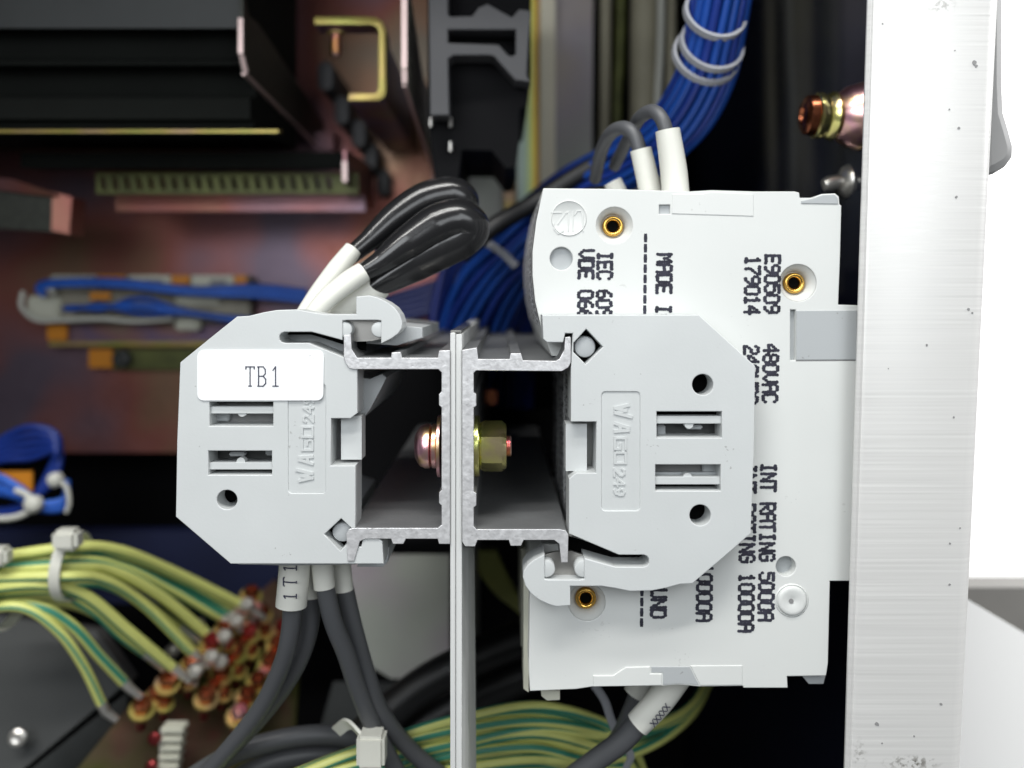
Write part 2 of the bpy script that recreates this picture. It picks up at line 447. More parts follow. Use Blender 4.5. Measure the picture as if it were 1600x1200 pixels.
# ------------------------------------------------------------------ cabinet
ZB = -1550
cab = thing('equipment_cabinet', 'open equipment cabinet with brushed aluminium corner post and dark glossy side wall', 'cabinet', (0, 0, ZB))
bm = bmesh.new()
add_box(bm, (-1900, -520, ZB - 12), (-190, 1120, ZB))
finish(bm, 'back_panel', M['zinc_panel'], cab)
box('lower_back_panel', (-1900, -1800, -1900), (700, 1120, -1890), M['deep_black'], cab)
box('side_wall', (700, -1800, -1900), (712, 1500, -66), M['gloss_black'], cab)
box('top_shade_wall', (-1900, 1120, -1900), (700, 1132, -120), M['dull_dark'], cab)  # unseen wall, lowered and brought forward to shade the interior
box('bottom_shade_wall', (-1900, -1812, -1900), (700, -1800, -120), M['dull_dark'], cab)  # unseen wall, placed to keep the interior dark from below
box('far_side_shade_wall', (-1912, -1812, -1900), (-1900, 1132, -120), M['dull_dark'], cab)  # unseen wall, placed to keep the interior dark from the left
# corner post
def postmat():
    m = M['post']; N, K = m.node_tree.nodes, m.node_tree.links
    b = N['Principled BSDF']; src = b.inputs['Base Color'].links[0].from_socket
    g = N.new('ShaderNodeNewGeometry')
    prev = src
    for (px, py, rx, ry, amt) in ((1470, 8, 30, 16, .5), (1425, 1192, 52, 14, .95), (1343, 1182, 14, 34, .5)):
        c = W(px, py, -20) * U
        mp = N.new('ShaderNodeMapping'); mp.vector_type = 'POINT'
        mp.inputs['Scale'].default_value = (1 / (rx * U), 1 / (ry * U), 0)
        mp.inputs['Location'].default_value = (-c.x / (rx * U), -c.y / (ry * U), 0)
        K.new(g.outputs['Position'], mp.inputs['Vector'])
        ln = N.new('ShaderNodeVectorMath'); ln.operation = 'LENGTH'; K.new(mp.outputs[0], ln.inputs[0])
        r = N.new('ShaderNodeMapRange'); r.inputs[1].default_value = 1.0; r.inputs[2].default_value = .2; K.new(ln.outputs['Value'], r.inputs[0])
        n = N.new('ShaderNodeTexNoise'); n.inputs['Scale'].default_value = 1400; n.inputs['Detail'].default_value = 4; K.new(g.outputs['Position'], n.inputs['Vector'])
        r2 = N.new('ShaderNodeMapRange'); r2.inputs[1].default_value = .48; r2.inputs[2].default_value = .62; K.new(n.outputs['Fac'], r2.inputs[0])
        mu = N.new('ShaderNodeMath'); mu.operation = 'MULTIPLY'; K.new(r.outputs[0], mu.inputs[0]); K.new(r2.outputs[0], mu.inputs[1])
        mv = N.new('ShaderNodeMath'); mv.operation = 'MULTIPLY'; mv.inputs[1].default_value = amt; K.new(mu.outputs[0], mv.inputs[0])
        mx = N.new('ShaderNodeMix'); mx.data_type = 'RGBA'; K.new(mv.outputs[0], mx.inputs[0]); K.new(prev, mx.inputs[6])
        mx.inputs[7].default_value = (.16, .15, .13, 1); prev = mx.outputs[2]
    K.new(prev, b.inputs['Base Color'])
postmat()
def lerp(a, b, t): return a + (b - a) * t
ZP = -20
bm = bmesh.new()
# cross-section of the post swept from above the frame to below it; both edges lean as in the photo
NP = 2
sec = []
for yy in (-260, 1460):
    t = yy / 1200
    xl, xr = lerp(1358, 1322, t), lerp(1569, 1510, t)
    a, b = W(xl, yy, ZP), W(xr, yy, ZP)
    ring = [(a.x, ZP - 9), (a.x, ZP - 5), (a.x + 4, ZP - 1), (a.x + 9, ZP - 3), (a.x + 14, ZP)]
    for k in range(0, 7):
        q = k / 6 * math.pi / 2
        ring.append((b.x - 26 + 26 * math.sin(q), ZP - 26 + 26 * math.cos(q)))
    ring += [(b.x, ZP - 60), (b.x - 20, ZP - 60), (b.x - 20, ZP - 30), (b.x - 60, ZP - 9)]
    sec.append([bm.verts.new((x, a.y, z)) for x, z in ring])
n = len(sec[0])
for i in range(n): bm.faces.new((sec[0][i], sec[0][(i + 1) % n], sec[1][(i + 1) % n], sec[1][i]))
bm.faces.new(sec[0]); bm.faces.new(sec[1])
post = finish(bm, 'corner_post', M['post'], cab, 40)
bm = bmesh.new()
for (px, py, r) in ((1522, 98, 5), (1525, 103, 3), (1498, 200, 2.6), (1483, 171, 1.6), (1494, 308, 2.4), (1448, 539, 2.3), (1513, 483, 2.6), (1519, 489, 2), (1370, 1131, 4), (1470, 1100, 3), (1484, 849, 1.8), (1484, 913, 2.2), (1500, 825, 1.6), (1490, 652, 1.8), (1388, 576, 1.2), (1492, 79, 1.2), (1379, 37, 1.5), (1428, 1150, 1.6), (1378, 1161, 1.5)):
    c = W(px, py, ZP)
    pts = [(c.x + r * math.cos(k * math.pi / 4) * random.uniform(.6, 1.1), c.y + r * math.sin(k * math.pi / 4) * random.uniform(.6, 1.1)) for k in range(8)]
    add_poly(bm, pts, ZP + .8, 1.2)
tag(finish(bm, 'dirt_spot', M['foot_grey'], cab, 0), kind='stuff')
# grey handle outside the post
t = plate('side_handle', [(1535, -300), (1573, -300), (1572, 130), (1574, 175), (1583, 205), (1589, 228), (1588, 246), (1578, 259), (1560, 270), (1535, 276)], -110, 150, M['foot_grey'], bevel=16)
tag(t, 'grey rounded handle end sticking out beyond the outer edge of the aluminium post', 'handle')

# ------------------------------------------------------------------ end brackets
SIL = [(847, 492), (1092, 492), (1180, 572), (1178, 700), (1173, 834), (1128, 873), (1082, 912), (1063, 913), (1040, 919), (1019, 923), (984, 924), (960, 919), (940, 916), (891, 916),
       (891, 946), (870, 948), (856, 944), (842, 937), (829, 927), (821, 915), (817, 902), (818, 892), (824, 883), (834, 875), (851, 866),
       (851, 905), (857, 906), (906, 906), (913, 905), (913, 872), (930, 877), (962, 886), (1006, 886), (1011, 884), (1014, 880), (1014, 873), (1011, 869), (1006, 867), (967, 867), (889, 834),
       (889, 748), (900, 739), (931, 739), (932, 659), (892, 659), (892, 577), (893, 545), (895, 521), (883, 521), (880, 535), (855, 535), (849, 530)]
DIA = [(916, 515), (943, 542), (915, 570), (889.8, 543)]
DIA = [(916, 514), (942, 542), (915, 569), (896, 550), (896, 536)]
W1 = [(1026, 643), (1128, 643), (1128, 684), (1026, 684)]
W2 = [(1024, 726), (1126, 726), (1126, 767), (1024, 767)]
REC = []
for (cx, cy, a0) in ((994, 618, -90), (994, 792, 0), (946, 792, 90), (946, 618, 180)):
    for k in range(5):
        a = R(a0 + k * 22.5); REC.append((cx + 6 * math.cos(a), cy + 6 * math.sin(a)))
def build_bracket(root):
    bm = bmesh.new()
    add_poly(bm, PX(SIL, 0), 0, 58, [PX(DIA, 0), PX(W1, 0), PX(W2, 0), PX(circ(1098, 601, 16.5), 0), PX(circ(1094, 805, 16.5), 0), PX(REC, 0)], 1.3)
    finish(bm, 'body', M['grey_plastic'], root, 14)
    plate('marking_plate', REC, -2.2, 20, M['grey_plastic'], root)
    # raised lettering
    bm = None
    strokes('lettering', 'W', W(962, 634)[:2], (0, -1), (1, 0), 24, 15, 5.0, -.4, 2.6, sy=14, m=M['grey_plastic'], parent=root)
    strokes('lettering', 'A', W(962, 662)[:2], (0, -1), (1, 0), 24, 14, 5.0, -.4, 2.6, m=M['grey_plastic'], parent=root)
    strokes('lettering', 'GO', W(961, 685)[:2], (0, -1), (1, 0), 22.5, 16.5, 3.3, -.4, 2.6, sy=12, m=M['grey_plastic'], parent=root)
    strokes('lettering', '249', W(960, 733)[:2], (0, -1), (1, 0), 15.5, 11.0, 3.0, -.4, 2.6, m=M['grey_plastic'], parent=root)
    # plug in the diamond
    plate('diamond_shade_plate', [(916, 508), (948, 542), (915, 576), (888, 543)], -30, 10, M['shade_black'], root)  # black plate paints the shade inside the diamond opening
    c = W(914, 542, -10)
    lathe('plug', c, (0, 0, 1), [(-20, 17), (-5, 17), (-1, 15.5), (0, 13), (1, 8), (1.2, 0)], M['mid_plastic'], root)
    for (hx, hy) in ((1098, 601), (1094, 805)):
        lathe('hole_shade_disc', W(hx, hy, -38), (0, 0, 1), [(0, 0), (0, 18.5), (-3, 18.5)], M['shade_black'], root, 20)  # black disc paints the shade down the hole
    plate('slot_shade_plate', [(880, 836), (894, 840), (967, 864), (1010, 864), (1018, 876), (1008, 889), (962, 888), (915, 874), (880, 866)], -50, 5, M['shade_black'], root)  # black plate paints the shade inside the slot
    # bars across the windows
    for (x0, x1, ya, yb, yn, s) in ((1026, 1129, 650, 662, 662, 1), (1024, 1127, 745, 757, 745, -1)):
        bar = pbox('window_bar', x0 - 3, ya, x1 + 3, yb, -6, 18, M['grey_plastic'], root, .8)
        lathe('bar_bump', W((x0 + x1) / 2 - 2, yn, -13), (0, 0, 1), [(-8, 0), (-8, 7), (5, 7), (5, 0)], M['grey_plastic'], bar, 18)
    pbox('window_shade_strip', 1018, 638, 1134, 655, -34, 8, M['shade_black'], root)  # black strips paint the shade beside the window bars
    pbox('window_shade_strip', 1018, 753, 1134, 774, -34, 8, M['shade_black'], root)
    pbox('window_shade_back', 1018, 656, 1134, 692, -44, 6, M['dull_dark'], root)  # dark plates paint the shaded depth behind the windows
    pbox('window_shade_back', 1018, 718, 1134, 752, -44, 6, M['foot_grey'], root)
    pbox('inner_strip', 1020, 738, 1130, 742, -26, 10, M['mid_plastic'], root)
    pbox('inner_block', 1072, 664, 1098, 671, -30, 14, M['mid_plastic'], root, 2)
    pbox('inner_block', 1026, 664, 1040, 690, -34, 12, M['mid_plastic'], root, 2)
    pbox('inner_block', 1098, 722, 1132, 739, -34, 12, M['mid_plastic'], root, 2)
    # clip opening: steel tongue and two round pins
    plate('steel_clip', [(848, 867), (868, 862), (893, 861), (914, 868), (914, 904), (851, 904)], -24, 6, M['steel_clip'], root)
    for cx in (854, 911):
        lathe('pin', W(cx, 889, -3), (0, 0, 1), [(-24, 13.5), (-2, 13.5), (-.5, 12.5), (0, 11), (0, 0)], M['grey_plastic'], root)
    # inner ledge of the notch
    pbox('ledge', 884, 662, 917, 736, -20, 36, M['grey_plastic'], root)
c0 = W(915, 541)
right = thing('end_bracket', 'plain light grey plastic end bracket with two round holes, clipped over the white breaker', 'end bracket', c0, 'grey end brackets clipped on the rail')
build_bracket(right)
left = copy_tree(right)
left.location = W(533, 836) * U; left.rotation_euler = (0, 0, math.pi); left.scale = (.975, .92, 1)
left['label'] = 'light grey plastic end bracket carrying the white TB1 sticker, left of the rail'
# sticker
rr = []
for (cx, cy, a0) in ((496, 557, -90), (495, 616, 0), (318, 616, 90), (318, 557, 180)):
    for k in range(5):
        a = R(a0 + k * 22.5); rr.append((cx + 10 * math.cos(a), cy + 10 * math.sin(a)))
stk = plate('sticker', rr, 2.2, 2.0, M['sticker'], left, bevel=.4)
strokes('lettering', 'TB', W(385, 603)[:2], (1, 0), (0, 1), 18.5, 13.0, 1.7, 2.8, .5, M['thin_ink'], stk, sy=21.5)
strokes('lettering', '1', W(424.5, 603)[:2], (1, 0), (0, 1), 20, 13.5, 1.7, 2.8, .5, M['thin_ink'], stk, sy=21.5)

# ------------------------------------------------------------------ rails and centre plate
ZR = 3
RD = 1080
LR = [(537, 523), (548, 523), (549, 545), (558, 559), (611, 559), (612, 551), (626, 550), (628, 559), (684, 559), (686, 548), (703, 547),
      (703, 850), (686, 850), (684, 842), (634, 842), (630, 850), (614, 850), (611, 842), (571, 842), (562, 846), (553, 877), (543, 877), (541, 834), (545, 827), (552, 825), (684, 825), (690, 820), (690, 790), (686, 786), (686, 770), (690, 766),
      (690, 637), (686, 633), (686, 616), (690, 612), (690, 582), (685, 577), (552, 577), (545, 575), (539, 566), (537, 556)]
RRAIL = [(722, 547), (745, 543), (747, 561), (796, 561), (798, 552), (814, 552), (817, 563), (868, 564), (874, 561), (882, 546), (883, 527), (891, 526), (892, 530), (892, 566), (888, 574), (878, 580),
         (744, 579), (740, 583), (740, 613), (744, 616), (744, 634), (740, 637), (740, 768), (744, 771), (744, 790), (740, 793), (740, 822), (744, 827), (874, 827), (884, 829), (888, 836), (887, 879), (877, 879), (874, 850), (866, 844), (818, 844), (814, 853), (798, 853), (795, 844), (746, 844), (742, 854), (727, 854), (722, 846)]
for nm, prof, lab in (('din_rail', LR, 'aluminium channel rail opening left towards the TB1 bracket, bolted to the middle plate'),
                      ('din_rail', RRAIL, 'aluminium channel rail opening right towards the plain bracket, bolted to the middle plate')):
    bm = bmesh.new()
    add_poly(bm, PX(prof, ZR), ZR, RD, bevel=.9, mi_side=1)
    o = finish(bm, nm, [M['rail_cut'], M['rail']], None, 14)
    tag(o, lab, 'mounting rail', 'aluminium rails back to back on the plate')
cp = thing('mounting_plate', 'upright brushed metal plate between the two rails, running down out of view', 'plate', W(712, 860, -400))
def planebox(name, x0, x1, y0, y1, z, depth, m, par):
    a = W(x0, y1, z); b = W(x1, y0, z)
    return box(name, (a.x, a.y, z - depth), (b.x, b.y, z), m, par, .8)
planebox('front_sheet', 703.6, 711.5, 520, 1420, -2, 1000, M['sheet'], cp)
planebox('rear_sheet', 712.3, 721.6, 522, 1420, -5, 1000, M['sheet'], cp)
slab('light_catch_edge', [W(722, 857, -22), W(741, 857, -170), W(746, 1420, -170), W(722, 1420, -22)], (0, 0, -6), M['sheet'], cp)  # slanted strip shaped to catch light beside the plate
planebox('bright_top_edge', 704, 721, 516, 519.5, -8, 420, M['bright'], cp)

# screw on the left, nut on the right
zs = -62
s = (D - zs) / D
sl = thing('pan_head_screw', 'copper coloured pan head screw with washers on the left face of the rail', 'screw', W(690, 697, zs))
c = W(690, 697, zs)
lathe('washer', c, (-1, 0, 0), [(0, 8), (0, 47 * s), (1, 48 * s), (5, 48 * s), (6, 47 * s), (6, 8)], M['pink_zinc'], sl, 48)
lathe('spring_washer', c, (-1, 0, 0), [(6.5, 10), (6.5, 34), (8, 36), (14, 36), (16, 34), (16, 10)], M['pink_zinc'], sl, 48)
lathe('head', c, (-1, 0, 0), [(17, 8), (17, 33), (19, 36), (26, 36), (34, 33), (39, 27), (43, 18), (44, 10), (40, 8), (38, 0)], M['pink_zinc'], sl, 48)
sn = thing('hex_nut', 'yellow green zinc hex nut with flat washer on the right face of the rail', 'nut', W(741, 697, zs))
c = W(741, 697, zs)
lathe('washer', c, (1, 0, 0), [(0, 8), (0, 46 * s), (1.5, 47.5 * s), (7, 47.5 * s), (9, 46 * s), (9, 8)], M['green_zinc'], sn, 48)
bm = bmesh.new()
hx = [(0, 27), (0, 35), (3, 38), (8, 40), (36, 40), (43, 34)]
ax = Vector((1, 0, 0))
rings = []
for h, r in hx:
    ring = []
    for k in range(24):
        a = R(k * 15 + 15); seg = a % R(60) - R(30)
        rhex = 34.5 / math.cos(seg)
        rad = min(r, rhex) if r > 34 else min(r, rhex)
        ring.append(bm.verts.new(c + Vector((9.5 + h, rad * math.cos(a) * s, rad * math.sin(a) * s))))
    rings.append(ring)
for a, b in zip(rings, rings[1:]):
    for k in range(24): bm.faces.new((a[k], a[(k + 1) % 24], b[(k + 1) % 24], b[k]))
bm.faces.new(rings[0]); bm.faces.new(rings[-1])
finish(bm, 'nut_body', M['green_zinc'], sn, 20)
prof = [(52, 0), (52, 16)]
for k in range(3): prof += [(53 + k * 3, 17.5), (54.5 + k * 3, 15)]
prof += [(61, 14), (61, 0)]
lathe('bolt_tip', c, (1, 0, 0), prof, M['pink_zinc'], sn, 32, 60)

# ------------------------------------------------------------------ terminal blocks behind the left bracket
zt = -60
tb = thing('terminal_block', 'grey rail terminal block directly behind the TB1 bracket', 'terminal block', W(560, 860, zt), 'terminal blocks stacked on the left rail')
TBO = [(288, 575), (372, 500), (548, 498), (560, 520), (572, 583), (597, 582), (604, 588), (594, 606), (578, 640), (571, 650), (571, 800), (566, 822), (545, 850), (566, 838), (596, 842), (594, 884), (450, 886), (372, 884), (290, 812)]
TBO = [(288, 575), (372, 500), (540, 498), (536, 560), (548, 588), (578, 592), (597, 584), (604, 590), (594, 610), (578, 640), (569, 652), (500, 662), (500, 800), (510, 815), (535, 822), (530, 870), (556, 882), (450, 884), (372, 882), (290, 812)]
plate('body', TBO, zt, 48, M['mid_plastic'], tb, bevel=1.2)
plate('rail_foot', [(566, 848), (600, 848), (608, 856), (606, 878), (598, 886), (558, 886)], zt + 8, 50, M['mid_plastic'], tb, bevel=1.5)
plate('upper_foot', [(556, 536), (620, 540), (660, 528), (660, 512), (600, 505), (556, 505)], zt, 46, M['mid_plastic'], tb, bevel=1.5)
for k in range(1, 7):
    o = copy_tree(tb); o.location.z -= 51 * U * k
    o['label'] = ['second', 'third', 'fourth', 'fifth', 'sixth', 'seventh'][k - 1] + ' grey terminal block counting back from the TB1 bracket'

# ------------------------------------------------------------------ breakers
zb = -62
BR = [(849, 294), (948, 295), (1078, 299), (1095, 298), (1112, 297), (1178, 299), (1242, 299), (1249, 301), (1250, 309), (1270, 309), (1284, 303), (1305, 302), (1311, 307), (1312, 319), (1315, 321),
      (1313, 400), (1310, 476), (1342, 477), (1340, 700), (1335, 908), (1297, 908), (1294, 1036), (1291, 1056), (1230, 1057), (1231, 1075), (1162, 1075), (1161, 1072), (1093, 1073), (1060, 1070), (1035, 1072), (926, 1073), (900, 1077), (828, 1080), (826, 1040),
      (828, 929), (832, 870), (846, 850), (897, 850), (899, 800), (899, 620), (897, 560), (862, 556), (845, 510), (836, 470), (832, 430), (832, 392), (838, 345), (845, 312)]
def build_breaker(root):
    bm = bmesh.new()
    H = [PX(circ(960, 352, 28.5, 32), zb), PX(circ(1247, 442, 29, 32), zb), PX(circ(917, 941, 29, 32), zb), PX(circ(877, 404, 18), zb), PX(circ(1228, 885, 15.5), zb)]
    H.append(PX([(1235, 484), (1243.5, 484), (1243.5, 563), (1235, 563)], zb))
    H.append(PX([(1030, 320), (1047, 320), (1047, 334), (1030, 334)], zb))
    add_poly(bm, PX(BR, zb), zb, 172, H, 1.4)
    finish(bm, 'body', M['white_plastic'], root, 14)
br = thing('circuit_breaker', 'white front breaker with brass rivets and dark ink-jet print behind the plain bracket', 'circuit breaker', W(1080, 1070, zb - 80), 'breakers side by side on the right rail')
build_breaker(br)
plate('lower_clip', [(845, 1078), (875, 1079), (875, 1094), (855, 1095), (846, 1088)], zb - 30, 40, M['cream_plastic'], br, bevel=1)
plate('edge_liner', [(818, 905), (826, 905), (826, 1082), (818, 1076)], zb - 60, 100, M['cream_plastic'], br)
pbox('rail_side_wall', 896, 620, 912, 800, zb - 2, 165, M['white_plastic'], br)
# bar code print on the face that looks into the rail channel
def side_print(par, x, seedv):
    random.seed(seedv)
    bm = bmesh.new()
    for (za, zc) in ((zb - 18, zb - 42), (zb - 60, zb - 84), (zb - 104, zb - 124), (zb - 142, zb - 156)):
        y = VY - 600
        while y > VY - 850:
            h = random.choice((2, 3, 5, 7, 9)); gap = random.choice((3, 4, 6, 12))
            off = random.uniform(0, 6)
            vs = [bm.verts.new((x, y, za - off)), bm.verts.new((x, y - h, za - off)), bm.verts.new((x, y - h, zc)), bm.verts.new((x, y, zc))]
            bm.faces.new(vs); y -= h + gap
    me = bpy.data.meshes.new('side_print'); bm.to_mesh(me); bm.free()
    return link('side_print', me, M['label_ink'], par)
xs = W(896, 700, zb).x - 2.5
box('side_label', (xs + .6, VY - 855, zb - 168), (xs + 2, VY - 585, zb - 8), M['sticker'], br)
side_print(br, xs, 3)
# nose labels: thin grey lines along the left curved face
rears = []
for k in (1, 2):
    o = copy_tree(br); o.location.z -= 175 * U * k; rears.append(o)
    o['label'] = ('middle' if k == 1 else 'rearmost') + ' white breaker, mostly hidden behind the breaker with the printed ratings'
# front breaker details
zf = zb
def rivet(px, py, r0=28.5, tone='brass'):
    c = W(px, py, zf)
    s_ = lathe('rivet_seat', c, (0, 0, 1), [(-1.6, 28.5 * 1.05), (-3, 28 * 1.04), (-8, 25), (-16, 21), (-24, 19), (-24, 0)], M['white_plastic'], br, 40, 60)
    lathe('rivet', c, (0, 0, 1), [(-23.5, 17.5), (-18, 17.5), (-15, 16), (-14.5, 13.5), (-16, 11), (-20, 8.5), (-23, 8.5)], M['brass'], s_, 36, 60)
    lathe('rivet_shade_disc', c, (0, 0, 1), [(-22, 0), (-22, 8.4), (-23.4, 8.4)], M['shade_black'], s_, 24)  # black disc paints the shade in the rivet bore
rivet(960, 352); rivet(1247, 442); rivet(917, 941)
for (px, py, r, d) in ((877, 404, 18, 9), (1228, 885, 15.5, 20)):
    lathe('blind_hole', W(px, py, zf), (0, 0, 1), [(-d, 0), (-d, (r + .8) * 1.05), (-d - 3, (r + .8) * 1.05)], M['mid_plastic'], br, 28)
bs = lathe('round_boss', W(1237, 938, zf), (0, 0, 1), [(-2, 28), (.6, 27.5), (1.6, 26), (.8, 25), (-.2, 24.6), (3.5, 23.5), (5.2, 21), (5.0, 17), (4.0, 8), (2.5, 4), (1.5, 0)], M['white_plastic'], br, 40, 50)
lathe('boss_mark', W(1235, 938, zf), (0, 0, 1), [(4.2, 0), (4.2, 4.0), (2, 4.0)], M['foot_grey'], bs, 12)
lg = lathe('logo_disc', W(889, 341, zf), (0, 0, 1), [(-2, 29.5), (.8, 29.3), (1.8, 28.2), (1.0, 27.2), (.35, 26.5), (.35, 0)], M['white_plastic'], br, 48, 50)
c = W(906, 322, zf)
bm = bmesh.new()
for line in ([(911, 361), (910, 335), (908, 329), (901, 330), (898, 336)], [(895, 361), (895, 331)], [(888, 361), (888, 331), (884, 333)], [(880, 361), (872, 365), (866, 358), (865, 350)], [(872, 350), (882, 335)], [(862, 332), (877, 332)]):
    q = [W(a, b, zf)[:2] for a, b in line]
    for a, b in zip(q, q[1:]): seg_bar(bm, a, b, 1.8, zf + 1.3, 1.5)
finish(bm, 'emblem', M['white_plastic'], lg, 0)
# dovetail recess lines, notch floor and terminal tag
pbox('notch_floor', 1026, 316, 1050, 338, zf - 5, 6, M['mid_plastic'], br)
pbox('slot_floor', 1232, 480, 1245, 567, zf - 10, 6, M['mid_plastic'], br)
plate('toggle_cover', [(1244.5, 485.5), (1339.5, 485), (1338.5, 562), (1244.5, 562.5)], zf + 1.4, 3, M['mid_plastic'], br, bevel=.8)
plate('cover_gap', [(1243.5, 562.8), (1337, 562.3), (1337, 564), (1243.5, 564.4)], zf + .3, 1, M['foot_grey'], br)
plate('upper_inlay', [(1050, 303), (1098, 303), (1108, 299.5), (1177.5, 303), (1177.5, 338), (1050, 334)], zf + 1.2, 2.5, M['white_plastic'], br, bevel=1.0)
plate('corner_piece', [(1252, 314), (1270, 310), (1286, 304.5), (1304, 304), (1309, 309), (1310, 319), (1252, 318)], zf + 1.6, 3, M['mid_plastic'], br, bevel=1)
plate('lower_inlay', [(927, 1056), (958, 1056), (978, 1043), (1016, 1042), (1016, 1053), (1034, 1053), (1034, 1071), (927, 1073)], zf + 2.2, 4, M['white_plastic'], br, bevel=1.0)
plate('lower_inlay', [(1018, 1042), (1078, 1042), (1092, 1070.5), (1060, 1068), (1036, 1070), (1036, 1051), (1018, 1051)], zf + .9, 2.5, M['mid_plastic'], br, bevel=.6)
plate('lower_inlay', [(1079, 1040.5), (1160, 1040), (1160, 1070.5), (1094, 1071)], zf + 1.4, 3, M['white_plastic'], br, bevel=.8)
plate('lower_tab', [(1253, 1056), (1290, 1056), (1287, 1069), (1264, 1069)], zf - 20, 30, M['mid_plastic'], br, bevel=1)
zi = zf + .35
DM = lambda txt, x, y, **k: dots('printed_text', txt, x, y, zi, M['ink'], br, **k)
DM('E90509   480VAC      INT RATING 5000A', 1220, 398)
DM('179014   240VDC      INT RATING 10000A', 1189, 400)
DM('10000A', 1114, 881, pitch=15.2)
DM('MADE IN', 1051, 396, pitch=16)
DM('GROUND', 1043, 874)
DM('IEC 60947', 958, 393, pitch=15)
DM('VDE 0660', 929, 390, pitch=15.8)
for (x0, y0, y1) in ((1011, 365, 492), (1005.5, 902, 980)):
    bm = bmesh.new(); y = y0
    while y < y1:
        hgt = 13.5; a = W(x0 - 4.5 - (y - y0) * .012, y, zi); b = W(x0 - (y - y0) * .012, min(y + hgt, y1), zi)
        add_poly(bm, [(a.x, a.y), (b.x, a.y), (b.x + .6, (a.y + b.y) / 2), (b.x, b.y), (a.x, b.y), (a.x - .6, (a.y + b.y) / 2)], zi, .3); y += 16
    finish(bm, 'printed_dashes', M['ink'], br, 0)
# paper rating label wrapped on the curved nose of the front breaker
nose = [(845, 312), (838, 345), (832, 392), (832, 430), (836, 470), (845, 510)]
for nm, off, z0, z1, m in (('nose_label', 1.2, zb - 12, zb - 500, 'sticker'),):
    bm = bmesh.new(); A = []; B = []
    for p in nose:
        q = W(p[0], p[1], zb); A.append(bm.verts.new((q.x - off, q.y, z0))); B.append(bm.verts.new((q.x - off, q.y, z1)))
    for i in range(len(nose) - 1): bm.faces.new((A[i], A[i + 1], B[i + 1], B[i]))
    finish(bm, nm, M[m], br)
random.seed(11)
bm = bmesh.new()
for zz in (zb - 30, zb - 45, zb - 75, zb - 120, zb - 150, zb - 200, zb - 235, zb - 300, zb - 340):
    for i in range(len(nose) - 1):
        a, b = W(*nose[i], zb), W(*nose[i + 1], zb)
        t = 0.0
        while t < 1:
            l = random.uniform(.08, .3); g = random.uniform(.03, .12)
            p, q = a.lerp(b, t), a.lerp(b, min(1, t + l))
            bm.faces.new([bm.verts.new((p.x - 2, p.y, zz)), bm.verts.new((q.x - 2, q.y, zz)), bm.verts.new((q.x - 2, q.y, zz - 13)), bm.verts.new((p.x - 2, p.y, zz - 13))]); t += l + g
finish(bm, 'nose_print', M['ink'], br, 0)

# ------------------------------------------------------------------ wires and sleeves near the terminals
def wire(pts, r, m, label, group=None, name='wire', sub=8, **k):
    o = tube(name, pts, r, m, None, sub, **k); return tag(o, label, 'wire', group)
def sleeve_wire(label, group, spts, sr, wpts, wr, wm, smat='sleeve', flat=1.0):
    t_ = thing('marked_wire', label, 'wire', W(*spts[0]), group)
    tube('marker_sleeve', spts, sr, M[smat], t_, 6, seg=22, wall=.14, flat=flat)
    if wpts: tube('wire', wpts, wr, M[wm], t_, 8, seg=18)
    return t_
g1 = 'grey wires leaving below the TB1 bracket'
a = sleeve_wire('grey wire with a wide white sleeve printed 1T1, leftmost below the TB1 bracket', g1, [(462, 850, -100), (460, 890, -100), (455, 946, -100)], 26, [(458, 930, -104), (453, 990, -120), (440, 1040, -150), (405, 1110, -200), (340, 1190, -260), (290, 1240, -300)], 16, 'wire_grey')
b = sleeve_wire('grey wire with a short half hidden sleeve just right of the printed one', g1, [(488, 850, -150), (486, 932, -150)], 17, [(486, 920, -152), (482, 985, -170), (460, 1045, -200), (415, 1110, -250), (350, 1180, -300), (290, 1235, -330)], 17, 'wire_grey')
sleeve_wire('grey wire with a white sleeve in the middle of the four below the bracket', g1, [(500, 850, -112), (507, 918, -112)], [19, 18], [(505, 905, -115), (520, 970, -125), (540, 1020, -150), (560, 1080, -190), (590, 1150, -240), (640, 1240, -290)], 16, 'wire_grey')
sleeve_wire('grey wire with a white sleeve, rightmost below the TB1 bracket', g1, [(530, 850, -160), (537, 922, -160)], 17, [(536, 910, -162), (552, 980, -180), (575, 1060, -210), (600, 1120, -250), (650, 1180, -300), (740, 1250, -340)], 16.5, 'wire_grey')
# printed 1T1 on the sleeve (drawn on its curved face)
bm = bmesh.new()
cz, rs = -100, 26
for gi, (gname, yb0) in enumerate((('1', 937), ('T', 915), ('1', 893))):
    for line in GL[gname]:
        for p, q in zip(line, line[1:]):
            for k in range(5):
                def P(pp):
                    x = 464 - pp[1] * 15 + 0; y = yb0 - pp[0] * 13
                    w_ = W(x, y, cz + 24); cxx = W(457, y, cz + 24).x
                    dx = max(-rs + 1, min(rs - 1, w_.x - cxx)); return Vector((w_.x, w_.y, cz + math.sqrt(rs * rs - dx * dx) + 3.2))
                A_, B_ = P((lerp(p[0], q[0], k / 5), lerp(p[1], q[1], k / 5))), P((lerp(p[0], q[0], (k + 1) / 5), lerp(p[1], q[1], (k + 1) / 5)))
                d = (B_ - A_)
                if d.length < .01: continue
                nn = Vector((-d.y, d.x, 0)).normalized() * 1.1
                bm.faces.new([bm.verts.new(v) for v in (A_ + nn, B_ + nn, B_ - nn, A_ - nn)])
finish(bm, 'printed_text', M['thin_ink'], [c_ for c_ in kids(a) if c_.name.startswith('marker_sleeve')][0], 0)
